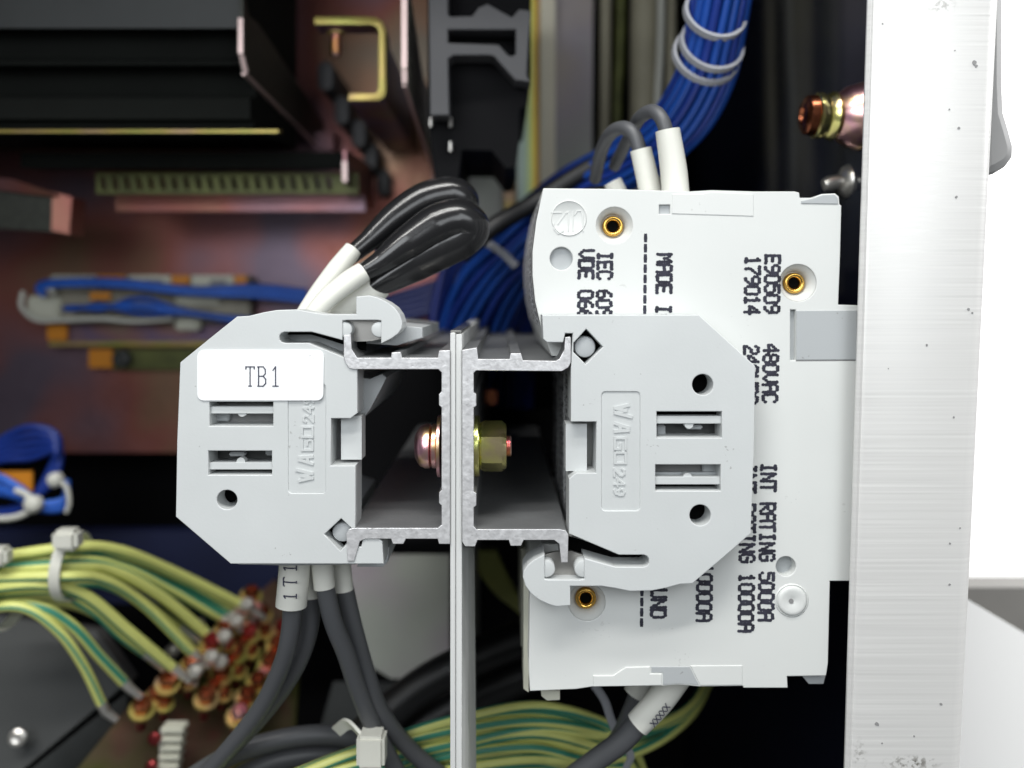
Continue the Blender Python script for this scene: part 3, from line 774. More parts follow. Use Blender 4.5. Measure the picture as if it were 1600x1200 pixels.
# grey cables curving out lower left
g2 = 'grey cables crossing the bottom edge'
wire([(250, 1250, -330), (340, 1190, -330), (420, 1160, -340), (500, 1148, -360), (580, 1158, -380), (680, 1170, -420)], 19, M['wire_grey'], 'grey cable, upper one of the pair passing under the square cable tie head', g2, 'cable', seg=16)
wire([(300, 1260, -360), (400, 1200, -370), (480, 1180, -390), (580, 1180, -420)], 20, M['wire_grey'], 'grey cable, lower one of the pair at the bottom edge', g2, 'cable', seg=16)
# black thick cables going right behind the plate
wire([(540, 1180, -600), (600, 1120, -620), (670, 1065, -640), (760, 1020, -660), (850, 985, -680)], 42, M['wire_dark'], 'thick black cable rising to the right behind the plate, upper of two', 'thick black cables', 'cable', seg=20)
wire([(560, 1230, -640), (640, 1150, -660), (720, 1100, -680), (830, 1050, -700), (900, 1040, -700)], 42, M['wire_dark'], 'thick black cable rising to the right behind the plate, lower of two', 'thick black cables', 'cable', seg=20)

# heat shrunk loops above the TB1 bracket
def loop(label, spts, sr, wpts, wr, sflat=1.0):
    t_ = thing('looped_cable', label, 'cable', W(*spts[0]), 'black looped cables above the TB1 bracket')
    tube('marker_sleeve', spts, sr, M['sleeve'], t_, 8, seg=26, wall=.1, flat=sflat)
    tube('black_loop', wpts, wr, M['shrink'], t_, 10, seg=26)
    return t_
loop('glossy black looped cable, rear one of two, with the left white sleeve', [(470, 500, -150), (497, 460, -160), (527, 420, -175), (552, 390, -190)], [15, 17, 18, 17],
     [(540, 406, -190), (575, 377, -205), (618, 340, -225), (662, 313, -240), (703, 304, -250), (722, 314, -256), (708, 330, -262), (668, 342, -262), (625, 368, -256), (590, 395, -245)], [15, 19, 28, 33, 34, 32, 33, 33, 28, 20])
loop('glossy black looped cable, front one of two, with the white sleeve over the bracket', [(478, 505, -110), (510, 468, -115), (545, 440, -130), (568, 425, -140)], [15, 17, 19, 18],
     [(555, 432, -140), (592, 412, -150), (635, 382, -162), (680, 354, -175), (714, 344, -182), (733, 354, -188), (722, 370, -192), (686, 388, -192), (645, 410, -186), (606, 434, -178), (576, 452, -170)], [14, 20, 31, 38, 39, 37, 38, 39, 36, 27, 18])
tube('marker_sleeve', [(500, 510, -165), (540, 480, -170), (575, 455, -180), (590, 442, -185)], [22, 26, 30, 29], M['sleeve'], None, 8, seg=26, wall=.1)
o = [x for x in bpy.data.objects if x.name.startswith('marker_sleeve') and x.parent is None][0]
tag(o, 'wide white marker sleeve tucked behind the hook of the TB1 bracket', 'marker sleeve')

# sleeves and wires above the breaker
g3 = 'grey sleeved wires entering the top of the breakers'
sleeve_wire('grey wire with the tallest white sleeve above the front breaker', g3, [(1058, 345, -135), (1053, 270, -130), (1043, 203, -125)], [24, 23, 21], [(1046, 230, -126), (1036, 190, -130), (1020, 174, -150), (1000, 184, -200), (985, 210, -300), (960, 260, -420)], 12.5, 'wire_grey')
sleeve_wire('grey wire with the middle white sleeve above the front breaker', g3, [(1024, 345, -190), (1014, 290, -185), (1001, 233, -180)], [20, 20, 19], [(1005, 260, -182), (993, 215, -188), (976, 200, -205), (955, 208, -250), (940, 235, -330), (930, 280, -430)], 13, 'wire_grey')
sleeve_wire('wire with the lowest white sleeve peeping over the breaker', g3, [(985, 345, -330), (965, 300, -330), (957, 284, -330)], 18, [(965, 300, -331), (940, 300, -380), (900, 310, -430), (870, 340, -480)], 13, 'wire_dark')
# sleeve and cable below the breaker
a = sleeve_wire('grey cable with a long slanting white sleeve below the front breaker', 'sleeved cables below the breakers', [(1062, 1050, -150), (1030, 1095, -150), (996, 1132, -150)], [25, 24, 22], [(1010, 1115, -152), (975, 1155, -165), (935, 1185, -190), (880, 1225, -220), (820, 1270, -250)], 19, 'wire_grey')
a2 = sleeve_wire('short white sleeve half hidden under the breaker edge', 'sleeved cables below the breakers', [(1010, 1050, -240), (990, 1084, -240)], 20, [(1000, 1070, -241), (985, 1110, -250), (960, 1160, -280), (900, 1220, -320)], 15, 'wire_grey')
strokes('printed_text', 'XXXXX', W(1022, 1134, -128)[:2], (.62, .78), (-.78, .62), 9, 7, 1.6, -124, .5, M['thin_ink'], [c_ for c_ in kids(a) if c_.name.startswith('marker_sleeve')][0])
# cable tie strap
o = tube('cable_tie', [(928, 1070, -330), (945, 1095, -325), (955, 1125, -320), (966, 1150, -320), (985, 1180, -330), (978, 1200, -340)], 8, M['tie_grey'], None, 8, seg=8, flat=.4)
tag(o, 'thin grey tie strap hanging below the breaker at the left of the slanting sleeve', 'cable tie')

# ------------------------------------------------------------------ yellow-green bundle at the bottom
def tie_ring(name, c, axis, R_, label, group, m='tie', w_=7, th=3, head=None, ry=1.0, cat='cable tie'):
    """flat strap ring round a bundle: c world px, axis its direction"""
    t_ = thing(name, label, cat, c, group)
    ax = Vector(axis).normalized(); u = ax.cross(Vector((0, 0, 1)))
    if u.length < .05: u = Vector((1, 0, 0))
    u.normalize(); v = ax.cross(u)
    bm = bmesh.new(); n = 40; c = Vector(c); rings = []
    for k in range(n):
        a_ = 2 * math.pi * k / n
        d_ = u * math.cos(a_) + v * math.sin(a_) * ry
        rings.append([bm.verts.new(c + d_ * (R_ + o_) + ax * h) for o_, h in ((0, -w_), (th, -w_), (th, w_), (0, w_))])
    for k in range(n):
        A_, B_ = rings[k], rings[(k + 1) % n]
        for j in range(4): bm.faces.new((A_[j], A_[(j + 1) % 4], B_[(j + 1) % 4], B_[j]))
    finish(bm, 'strap', M[m], t_, 30)
    if head is not None:
        hd, sz = head
        bm = bmesh.new(); hc = Vector(hd)
        add_box(bm, hc - Vector(sz) / 2, hc + Vector(sz) / 2, min(sz) * .2)
        finish(bm, 'head', M[m], t_, 30)
    return t_
random.seed(5)
base = [(330, 1290, -260), (430, 1250, -280), (560, 1206, -310), (700, 1172, -350), (830, 1152, -400), (930, 1168, -430), (1020, 1150, -500), (1080, 1110, -600), (1112, 1050, -740)]
base2 = base[:6] + [(985, 1190, -480), (1010, 1250, -560), (1020, 1330, -600)]
gyg = 'yellow and green striped wires in the bottom bundle'
offs = []
for row in range(3):
    for i in range(7): offs.append(((i - 3) * 17 + row * 6, -row * 17 + random.uniform(-4, 4)))
k = 0
for i, (dy, dz) in enumerate(offs[:18]):
    pts = []
    for j, p in enumerate(base if i % 7 in (2, 4) or i == 10 else base2):
        wob = 6 * math.sin(j * 1.3 + i * 1.9)
        fan = 1.0 if j < 6 else .75 - .1 * (j - 6)
        pts.append((p[0], p[1] + dy * fan * (.62 + .06 * j if j < 5 else .9) + wob, p[2] + dz - 8 * math.cos(j + i)))
    lab = ['uppermost', 'second', 'third', 'middle', 'fifth', 'sixth', 'lowest'][i % 7] + ' striped earth wire counted downwards in the ' + ['front', 'middle', 'back'][i // 7] + ' layer of the bottom bundle'
    wire(pts, 10.0, [M['wire_yellow'], M['wire_green']], lab, gyg, 'earth_wire', 7, seg=12, stripe=(1, 2, 6, 7), twist=random.uniform(-.004, .004), phase=random.uniform(0, 6.28))
c = W(580, 1172, -400)
tb_ = thing('cable_tie', 'white cable tie with square head on the bottom yellow and green bundle', 'cable tie', c, 'cable ties')
bm = bmesh.new()
path = smooth_path([W(526, 1142, -260), W(543, 1131, -235), W(558, 1142, -215), W(574, 1166, -205), W(583, 1215, -230)], 8)
add_tube(bm, path, 16, seg=4, flat=.25, phase=math.pi / 4)
finish(bm, 'strap', M['tie'], tb_)
bm = bmesh.new(); h = W(580, 1172, -190)
add_box(bm, h - Vector((25, 29, 30)), h + Vector((25, 29, 14)), 6)
finish(bm, 'head', M['tie'], tb_)

# ------------------------------------------------------------------ yellow-green fan, lower left
fan = [
 [(-60, 960, -560), (30, 948, -570), (90, 985, -600), (130, 1040, -640), (158, 1098, -680)],
 [(-60, 950, -580), (50, 945, -590), (110, 975, -620), (155, 1025, -670), (192, 1065, -720)],
 [(-60, 925, -560), (60, 912, -570), (130, 928, -620), (200, 985, -700), (268, 1042, -790)],
 [(-60, 930, -600), (70, 920, -620), (140, 950, -660), (185, 990, -720), (226, 1020, -780)],
 [(-60, 905, -560), (90, 900, -570), (160, 905, -640), (225, 945, -740), (298, 1018, -840)],
 [(-60, 895, -590), (100, 884, -600), (175, 890, -680), (250, 930, -790), (320, 988, -900)],
 [(-60, 890, -620), (110, 872, -640), (190, 885, -720), (270, 922, -840), (345, 965, -960)],
 [(-60, 880, -600), (100, 856, -620), (180, 858, -700), (265, 890, -830), (372, 942, -1000)],
 [(-60, 900, -640), (95, 866, -660), (175, 868, -740), (258, 905, -860), (352, 958, -990)],
 [(-60, 915, -640), (80, 893, -660), (150, 900, -710), (210, 930, -780), (280, 980, -880)],
 [(-60, 940, -640), (60, 930, -660), (120, 940, -700), (180, 975, -750), (240, 1030, -800)],
 [(-60, 888, -660), (100, 862, -690), (200, 872, -780), (280, 905, -880), (362, 950, -1010)],
]
gf = 'yellow and green striped wires fanning out to the earth bar'
names = ['first', 'second']
for i, p in enumerate(fan + [[(q[0] + dx_ * .2, q[1] + (9 if k_ < 4 else 5), q[2] - 34) for k_, (q, dx_) in enumerate(zip(pp, (0, 40, 60, 60, 40)))] for pp in fan[2:]]):
    o12 = ['', '', 'third', 'fourth', 'fifth', 'sixth', 'seventh', 'topmost', 'eighth', 'ninth', 'tenth', 'eleventh']
    lab = o12[i] + ' of the yellow and green striped wires fanning out above the earth bar' if i < 12 else 'striped wire running just under the ' + o12[i - 10] + ' wire of the fan'
    if i == 0: lab = 'yellow and green striped wire reaching furthest down, at the front of the fan'
    if i == 1: lab = 'yellow and green striped wire next to the lowest one of the fan'
    if i == 7: lab = 'topmost yellow and green striped wire arching over the fan'
    t_ = thing('earth_wire', lab, 'wire', W(*p[0]), gf)
    tube('insulation', p, 11.5 + (i % 3), [M['wire_yellow'], M['wire_green']], t_, 8, seg=12, stripe=(2, 3, 7, 8) if i % 2 else (0, 5, 6), twist=random.uniform(-.0015, .0015), phase=random.uniform(0, 6.28))
    e = p[-1]
    dx, dy = (e[0] - p[-2][0]), (e[1] - p[-2][1]); L_ = math.hypot(dx, dy)
    ex, ey = e[0] + dx / L_ * 18, e[1] + dy / L_ * 16
    lug = tube('ring_terminal', [e, (lerp(e[0], ex, .5), lerp(e[1], ey, .5), e[2] - 4), (ex, ey, e[2] - 8), (ex + 16, ey + 12, e[2] - 20)], [12, 12, 11, 9], M['nickel'], t_, 5, seg=12)
tie_ring('cable_tie', W(112, 884, -630), (1, -.05, 0), 74, 'white cable tie with round head on top of the fanned wires', 'cable ties', head=(W(106, 842, -560), (56, 46, 44)), w_=12, th=5)
tie_ring('cable_tie', W(6, 925, -600), (1, 0, 0.05), 78, 'white cable tie at the left edge round the fanned wires', 'cable ties', head=(W(-2, 868, -540), (50, 40, 40)), w_=14, th=6)

# earth bar with screws
eb = slab('earth_bar', [W(110, 1215, -800), W(196, 1110, -830), W(330, 990, -1050), (W(430, 905, -1250)), W(470, 1000, -1280), W(455, 1230, -950)], (0, 0, -20), M['bar_metal'])
tag(eb, 'olive brown metal earth bar carrying rows of screws, lower left', 'earth bar')
gs = 'screws standing on the earth bar'
proto = thing('bar_screw', 'copper screw in the left row, on the near end of the earth bar beside the lowest lug', 'screw', (0, 0, 0), gs)
up = Vector((.25, .82, .5)).normalized()
lathe('washer', (0, 0, 0), up, [(-6, 0), (-6, 24), (0, 25), (3, 24), (3, 0)], M['yellow_zinc'], proto, 20)
lathe('head', (0, 0, 0), up, [(4, 0), (4, 17), (8, 18), (20, 18), (23, 16), (23, 12), (20, 10), (20, 3), (27, 3), (27, 0)], M['copper'], proto, 6, 25)
lathe('shank', (0, 0, 0), up, [(-60, 0), (-60, 10), (-7, 10), (-7, 0)], M['red_metal'], proto, 12)
spots = [(222, 1108, -760, 'left'), (262, 1068, -800, 'left'), (300, 1040, -850, 'left'), (330, 1008, -900, 'left'), (352, 985, -960, 'left'), (378, 955, -1030, 'left'), (392, 932, -1100, 'left'),
         (322, 1092, -840, 'middle'), (346, 1055, -900, 'middle'), (368, 1022, -960, 'middle'), (388, 992, -1020, 'middle'), (408, 962, -1100, 'middle'),
         (372, 1120, -860, 'right'), (386, 1090, -900, 'right'), (402, 1068, -940, 'right'), (420, 1040, -1000, 'right'), (432, 1010, -1060, 'right'), (440, 985, -1120, 'right')]
extra = []
for row, lst in (('left', spots[:7]), ('middle', spots[7:12]), ('right', spots[12:18])):
    for a_, b_ in zip(lst, lst[1:]):
        extra.append(((a_[0] + b_[0]) / 2 + 15, (a_[1] + b_[1]) / 2 + 11, (a_[2] + b_[2]) / 2 - 20, row + ' lower'))
spots += [(242, 1088, -800, 'left'), (283, 1055, -850, 'left'), (316, 1024, -890, 'left'), (334, 1074, -880, 'middle'), (357, 1038, -940, 'middle'), (378, 1006, -1000, 'middle'), (396, 977, -1070, 'middle'), (380, 1104, -890, 'right'), (411, 1054, -980, 'right'), (426, 1026, -1040, 'right')]
spots += extra
nth = {}
ordn = ['nearest', 'second', 'third', 'fourth', 'fifth', 'sixth', 'furthest', 'lower inner', 'middle inner', 'upper inner', 'topmost inner']
mats_alt = [M['copper'], M['red_metal'], M['nickel'], M['pink_zinc']]
headv = []
for q in range(4):
    me = [c_ for c_ in kids(proto) if c_.name.startswith('head')][0].data.copy(); me.materials.clear(); me.materials.append(mats_alt[q]); headv.append(me)
for i, (px, py, z, row) in enumerate(spots):
    o = proto if i == 0 else copy_tree(proto)
    o.location = W(px, py, z) * U
    j = nth.get(row, 0); nth[row] = j + 1
    sc_ = 1.3 if i < 18 else 1.0
    o.scale = (sc_, sc_, sc_)
    hd = [c_ for c_ in kids(o) if c_.name.startswith('head')][0]
    kind = [0, 1, 0, 0, 3, 0, 0][(i * 5) % 7]
    hd.data = headv[kind]
    tone = ['copper', 'red', 'silver', 'pink'][kind]
    o['label'] = f'{tone} headed screw, {ordn[j]} in the {row} row of the earth bar'
gn = 'silver nuts between the rows of screws on the earth bar'
for i, (px, py, z) in enumerate([(305, 1052, -800), (330, 1030, -840), (350, 998, -890), (368, 974, -940), (385, 948, -1000), (344, 1038, -860), (290, 1010, -950), (310, 980, -1000), (270, 1020, -920)]):
    o = lathe('round_nut', W(px, py, z), up, [(0, 0), (0, 18), (3, 20), (16, 20), (19, 17), (19, 8), (8, 8), (8, 0)], M['nickel'], None, 6, 25)
    tag(o, ['nearest', 'second', 'third', 'fourth', 'furthest', 'short', 'lower outer', 'upper outer', 'outermost'][i] + ' silver nut between the left and middle screw rows of the earth bar', 'nut', gn)
# white terminal jumper
jp = thing('terminal_jumper', 'pale ribbed terminal piece standing at the near end of the earth bar', 'terminal', W(265, 1190, -760))
for k in range(5):
    pbox('rib', 250 - k * 1.0, 1138 + k * 14, 286 - k * 2, 1147 + k * 14, -740 - k * 3, 40, M['cream_plastic'], jp, 3)
pbox('base', 248, 1140, 280, 1212, -790, 20, M['nickel'], jp, 3)
lathe('red_cap', W(243, 1152, -745), (0, 0, 1), [(0, 0), (0, 16), (10, 16), (14, 8), (14, 0)], M['red_metal'], jp, 16)
lathe('red_cap', W(238, 1195, -745), (0, 0, 1), [(0, 0), (0, 14), (10, 14), (14, 8), (14, 0)], M['red_metal'], jp, 16)

# dark box lower left
db = thing('power_supply_box', 'dark grey metal box at the lower left corner under the striped wires', 'box', W(60, 1150, -800))
slab('upper_face', [W(-160, 940, -900), W(150, 985, -960), W(205, 1062, -860), W(20, 1215, -740), W(-160, 1380, -700)], (4, -6, -40), M['dull_dark'], db, 2)
slab('lower_face', [W(24, 1222, -741), W(198, 1082, -850), W(196, 1112, -840), W(110, 1215, -800), W(60, 1290, -790)], (4, -6, -30), M['dull_dark'], db, 2)
lathe('box_screw', W(28, 1152, -770), (.2, .3, 1), [(0, 0), (0, 22), (8, 20), (12, 12), (10, 7), (10, 0)], M['nickel'], db, 20)

# ------------------------------------------------------------------ panels behind
t = plate('grey_panel', [(515, 868), (702, 868), (702, 1050), (690, 1062), (610, 1060), (570, 1035), (540, 985), (520, 930)], -1020, 14, M['pale_zinc'])
tag(t, 'plain grey metal panel below and left of the rails', 'panel')
t = plate('brown_panel', [(520, 1068), (760, 1064), (760, 1250), (470, 1250)], -1100, 14, M['dull_dark'])
tag(t, 'dark brown grey panel under the grey panel, behind the loose wires', 'panel')
o = lathe('indicator_lamp', W(631, 1082, -1040), (0, 0, 1), [(-30, 0), (-30, 14), (0, 14), (8, 8), (9, 0)], M['red_metal'], None, 16); tag(o, 'small red button on the dark panel below the grey one', 'button')
t = box('blue_duct', W(150, 905, -1500) + Vector((-500, -60, 0)), W(545, 832, -1500) + Vector((100, 20, 60)), M['blue_panel'])
tag(t, 'dark blue duct running across behind the lower corner of the TB1 bracket', 'duct')
# pieces at the right of the back panel
zc = thing('zinc_channel', 'yellow passivated steel channel with rainbow tints running up the middle of the cabinet', 'channel', W(820, 200, -1400))
pm = M['pale_zinc']
plate('flange', [(676, -200), (792, -200), (792, 345), (676, 345)], -1480, 20, pm, zc)
plate('flange_edge', [(788, -200), (806, -200), (806, 345), (788, 345)], -1440, 20, M['yellow_zinc'], zc)
# rainbow web: colour changes across its width, a passivation tint of the part itself
m = bpy.data.materials.new('rainbow_zinc'); m.use_nodes = True
N, K = m.node_tree.nodes, m.node_tree.links; b = N['Principled BSDF']; b.inputs['Metallic'].default_value = .35; b.inputs['Roughness'].default_value = .4
tcn = N.new('ShaderNodeTexCoord'); sp = N.new('ShaderNodeSeparateXYZ'); K.new(tcn.outputs['Generated'], sp.inputs[0])
nz = N.new('ShaderNodeTexNoise'); nz.inputs['Scale'].default_value = 5; K.new(tcn.outputs['Generated'], nz.inputs['Vector'])
ad = N.new('ShaderNodeMath'); ad.operation = 'MULTIPLY_ADD'; ad.inputs[1].default_value = .22; K.new(nz.outputs['Fac'], ad.inputs[0]); K.new(sp.outputs['X'], ad.inputs[2])
rp = N.new('ShaderNodeValToRGB'); K.new(ad.outputs[0], rp.inputs[0]); e = rp.color_ramp.elements
e[0].position, e[0].color = 0, (.48, .51, .48, 1); e[1].position, e[1].color = 1, (.75, .45, .14, 1)
for p, cc in ((.40, (.46, .60, .52, 1)), (.62, (.60, .72, .34, 1)), (.80, (.88, .80, .14, 1)), (.93, (.95, .50, .08, 1))):
    x = e.new(p); x.color = cc
K.new(rp.outputs[0], b.inputs['Base Color'])
plate('rainbow_web', [(808, -200), (844, -200), (844, 420), (808, 420)], -1380, 20, m, zc)
plate('cream_lip', [(844, -200), (868, -200), (868, 420), (844, 420)], -1340, 30, M['cream'], zc)
plate('grey_web', [(868, -200), (928, -200), (924, 420), (868, 420)], -1400, 20, M['pale_zinc'], zc)
for i, (x, wdt, z, mm, lab) in enumerate(((945, 9, -1380, 'beige', 'dull grey brown hose, leftmost upright one beside the channel'), (968, 8, -1340, 'olive', 'olive green upright wire between the hoses'), (1005, 22, -1360, 'beige', 'wide beige upright hose left of the blue bundle'), (1031, 6, -1320, 'tie', 'thin white upright strip behind the blue bundle'), (1046, 9, -1380, 'beige', 'narrow beige upright hose behind the blue bundle'))):
    wire([(x + 3, -120, z), (x + 1, 60, z), (x - 4 * (i % 2), 180, z), (x - 3, 320, z), (x - 3, 460, z)], wdt * 2.0, M[mm], lab, 'upright lines beside the channel', 'hose')
# black plastic support
sp_ = thing('black_support', 'black plastic rail support with slotted openings at the top middle', 'support', W(740, 200, -600))
plate('front_frame', [(668, -120), (700, -120), (700, 22), (704, 26), (738, 25), (748, 12), (762, 6), (800, 27), (812, 14), (830, 17), (826, 60), (823, 117), (829, 128), (805, 125), (772, 88), (766, 86), (708, 86), (700, 92), (702, 180), (672, 180)], -560, 60, M['black_plastic'], sp_,
      holes=[[(700, 46), (806, 46), (806, 84), (801, 88), (795, 87), (779, 70), (700, 67)]], bevel=2)
plate('rear_body', [(668, -120), (830, -120), (829, 127), (823, 165), (813, 172), (812, 215), (806, 262), (790, 264), (768, 236), (722, 235), (716, 286), (680, 286), (668, 180)], -640, 420, M['deep_black'], sp_, bevel=3)
for (px, py) in ((673, 184), (704, 184), (704, 222)):
    lathe('contact_pin', W(px, py, -622), (0, -1, .1), [(0, 0), (0, 4), (22, 4), (22, 0)], M['nickel'], sp_, 10)

# speckled steel flange plate next to it
fx = W(627, 0, -500).x
def YZ(py, z, x=fx):   # point on the plane x = const that shows at picture height py
    return Vector((x, (VY - py) * (D - z) / D, z))
fl = thing('steel_flange', 'speckled steel plate with a bright pink front edge, left of the black support', 'plate', (fx, 300, -1000))
slab('web', [YZ(-60, -508), YZ(100, -508), YZ(131, -516), YZ(292, -1530), YZ(190, -1530), YZ(120, -900)], (9, 0, 0), M['rough_steel'], fl)
slab('lower_edge', [YZ(131, -520), YZ(136, -520), YZ(296, -1525), YZ(291, -1525)], (10.5, 0, 0), M['pink_edge'], fl)
slab('bright_edge', [YZ(-60, -498), YZ(106, -498), YZ(106, -507), YZ(-60, -507)], (13, 0, 0), M['pink_edge'], fl)
slab('bright_edge', [YZ(108, -498), YZ(130, -504), YZ(130, -513), YZ(108, -507)], (13, 0, 0), M['pink_edge'], fl)

# yellow zinc C bracket
cb = thing('c_bracket', 'yellow zinc C shaped bracket with purple sides holding a downward bolt', 'bracket', W(600, 100, -1000))
CB = [(491, 26), (491, 38), (583, 38), (590, 43), (592, 52), (592, 138), (588, 146), (546, 146), (543, 157), (592, 157), (600, 152), (603, 144), (603, 48), (599, 34), (588, 27), (575, 26)]
bm = bmesh.new(); add_poly(bm, PX(CB, -700), -700, 70, bevel=1.5, mi_side=1)
finish(bm, 'hook_front', [M['yellow_zinc'], M['purple_zinc']], cb, 25)
bm = bmesh.new(); add_poly(bm, PX([(546, 146.5), (588, 146.5), (591.5, 138), (591.5, 60), (602.5, 60), (602.5, 144), (599.5, 152), (592, 156.5), (543.5, 156.5)], -772), -772, 740, mi_side=1)
finish(bm, 'long_arm', [M['yellow_zinc'], M['purple_zinc']], cb, 25)
lathe('bolt_nut', W(525, 44, -760), (0, -1, 0), [(-4, 0), (-4, 24), (14, 22), (18, 17), (18, 0)], M['yellow_zinc'], cb, 6, 20)
lathe('bolt_shank', W(525, 54, -760), (0, -1, 0), [(0, 0), (0, 15)] + [q for k in range(9) for q in ((2 + k * 5.5, 16), (4.5 + k * 5.5, 13.5))] + [(54, 11), (54, 0)], M['pink_zinc'], cb, 18, 60)
# black solids standing in for the dark inside slotted holes
for i, (px, py, z, lab) in enumerate(((508, 118, -1250, 'top left, under the bolt'), (533, 172, -1300, 'second from the top, by the bracket corner'), (560, 208, -1350, 'third along the slanting row'), (578, 245, -1420, 'fourth along the slanting row'), (598, 285, -1480, 'last and lowest of the slanting row'))):
    r = 24
    c = W(px, py, z); pts = []
    for k in range(24):
        a_ = 2 * math.pi * k / 24; pts.append((c.x + r * math.cos(a_), c.y + r * math.sin(a_) + (22 if math.sin(a_) > 0 else -22)))
    bm = bmesh.new(); add_poly(bm, pts, z, -ZB + z - 6 if False else (z - ZB - 4), bevel=4)
    o = finish(bm, 'slot_shade_solid', M['black_plastic'], None); tag(o, 'black solid for the dark inside a slot, ' + lab, 'plug', 'black stand-ins for slots in a slanting row on the back panel')

# stepped dark profiles at the upper left
def extr_x(name, prof, x0, x1, mats, parent, idx=None):
    """prof: (y, z) world outline swept along x"""
    bm = bmesh.new()
    A_ = [bm.verts.new((x0, y, z)) for y, z in prof]; B_ = [bm.verts.new((x1, y, z)) for y, z in prof]
    n = len(prof)
    for i in range(n):
        f = bm.faces.new((A_[i], A_[(i + 1) % n], B_[(i + 1) % n], B_[i]))
        if idx and i in idx: f.material_index = 1
    bm.faces.new(A_); bm.faces.new(B_)
    return finish(bm, name, mats, parent, 25)
def Yat(py, z): return (VY - py) * (D - z) / D
p1 = thing('rack_profile', 'long black ridged bar ending in a slanted dark flange, top left', 'rack profile', W(150, 120, -1000))
ex = W(374, 0, -650).x
extr_x('profile', [(Yat(-150, -690), -690), (Yat(44, -690), -690), (Yat(46, -760), -760), (Yat(92, -760), -760), (Yat(95, -720), -720), (Yat(102, -720), -720), (Yat(105, -790), -790), (Yat(150, -790), -790), (Yat(153, -740), -740), (Yat(186, -740), -740), (Yat(188, -770), -770), (Yat(201, -770), -770), (Yat(201, -900), -1200), (Yat(-150, -1200), -1200)],
       -1895, ex - 2, [M['rail_black'], M['dull_dark']], p1, idx=(0,))
slab('end_flange', [YZ(-20, -652, ex), YZ(85, -652, ex), YZ(113, -665, ex), YZ(236, -1530, ex), YZ(190, -1530, ex), YZ(38, -780, ex), YZ(25, -700, ex)], (8, 0, 0), M['dark_steel'], p1)
slab('lower_edge', [YZ(112, -668, ex) , YZ(117, -668, ex), YZ(240, -1525, ex), YZ(236, -1525, ex)], (9.5, 0, 0), M['pink_edge'], p1)
slab('bright_edge', [YZ(28, -640, ex), YZ(84, -640, ex), YZ(84, -650, ex), YZ(28, -650, ex)], (11, 0, 0), M['pink_edge'], p1)
slab('bright_edge', [YZ(86, -640, ex + 2), YZ(113, -652, ex + 8), YZ(113, -662, ex + 8), YZ(86, -650, ex + 2)], (11, 0, 0), M['pink_edge'], p1)
extr_x('lower_lip', [(Yat(203, -764), -764), (Yat(207, -764), -764), (Yat(207, -800), -800), (Yat(203, -800), -800)], -1895, ex + 60, [M['yellow_zinc'], M['yellow_zinc']], p1)
extr_x('lit_panel_strip', [(Yat(207, -1420), -1420), (Yat(236, -1420), -1420), (Yat(236, -1500), -1500), (Yat(207, -1500), -1500)], -1895, W(520, 0, -1420).x, [M['zinc_panel'], M['zinc_panel']], p1)  # strip added before the shaded back panel to look lit
p2 = thing('rack_profile', 'second dark profile with a green perforated strip and pinkish lower lip', 'rack profile', W(250, 270, -1100))
x2 = W(536, 0, -1000).x; x2l = W(32, 0, -1000).x
extr_x('profile', [(Yat(238, -1000), -1000), (Yat(262, -1000), -1000), (Yat(266, -1120), -1120), (Yat(238, -1120), -1250)], x2l, x2, [M['rail_black'], M['rail_black']], p2)
# perforated strip
bm = bmesh.new()
za = -1080; y0, y1 = Yat(270, za), Yat(303, za); x = W(150, 0, za).x; xe = W(560, 0, za).x
cell = 34
add_poly(bm, [(x, y0), (x, y1), (xe, y1), (xe, y0)], za, 6, holes=[[(x + 10 + k * cell, y0 - 12), (x + 24 + k * cell, y0 - 12), (x + 32 + k * cell, y1 + 12), (x + 18 + k * cell, y1 + 12)] for k in range(int((xe - x - 40) / cell))])
finish(bm, 'perforated_strip', M['olive'], p2, 0)
slab('end_flange', [YZ(234, -1000, x2), YZ(284, -1000, x2), YZ(325, -1500, x2), YZ(262, -1500, x2)], (9, 0, 0), M['zinc_panel'], p2)
slab('bright_edge', [YZ(252, -990, x2), YZ(284, -990, x2), YZ(284, -998, x2), YZ(252, -998, x2)], (12, 0, 0), M['pink_edge'], p2)
extr_x('lower_lip', [(Yat(305, -1180), -1180), (Yat(330, -1180), -1180), (Yat(332, -1200), -1200), (Yat(305, -1200), -1200)], x2l + 180, x2 + 30, [M['zinc_panel'], M['zinc_panel']], p2)
p3 = thing('rack_profile', 'third dark profile cut off by the left edge, with a reddish end', 'rack profile', W(40, 320, -1100))
slab('profile', [W(-200, 270, -1000), W(88, 306, -1050), W(86, 362, -1050), W(-200, 345, -1000)], (0, 0, -60), M['dark_steel'], p3)
slab('end_flange', [W(82, 300, -1040), W(112, 308, -1060), W(108, 366, -1060), W(80, 360, -1040)], (0, 0, -80), M['zinc_panel'], p3)
slab('upper_lip', [W(-200, 262, -990), W(20, 280, -1000), W(88, 303, -1030), W(86, 308, -1030), W(-200, 272, -990)], (0, 0, -30), M['zinc_panel'], p3)

t = plate('channel_shade_sheet', [(430, 540), (700, 540), (700, 640), (880, 640), (880, 850), (430, 850)], -1097, 10, M['deep_black'])  # black sheet added so the rail channels read dark
tag(t, 'added black sheet that makes the far end of the two rail channels dark', 'shade sheet')
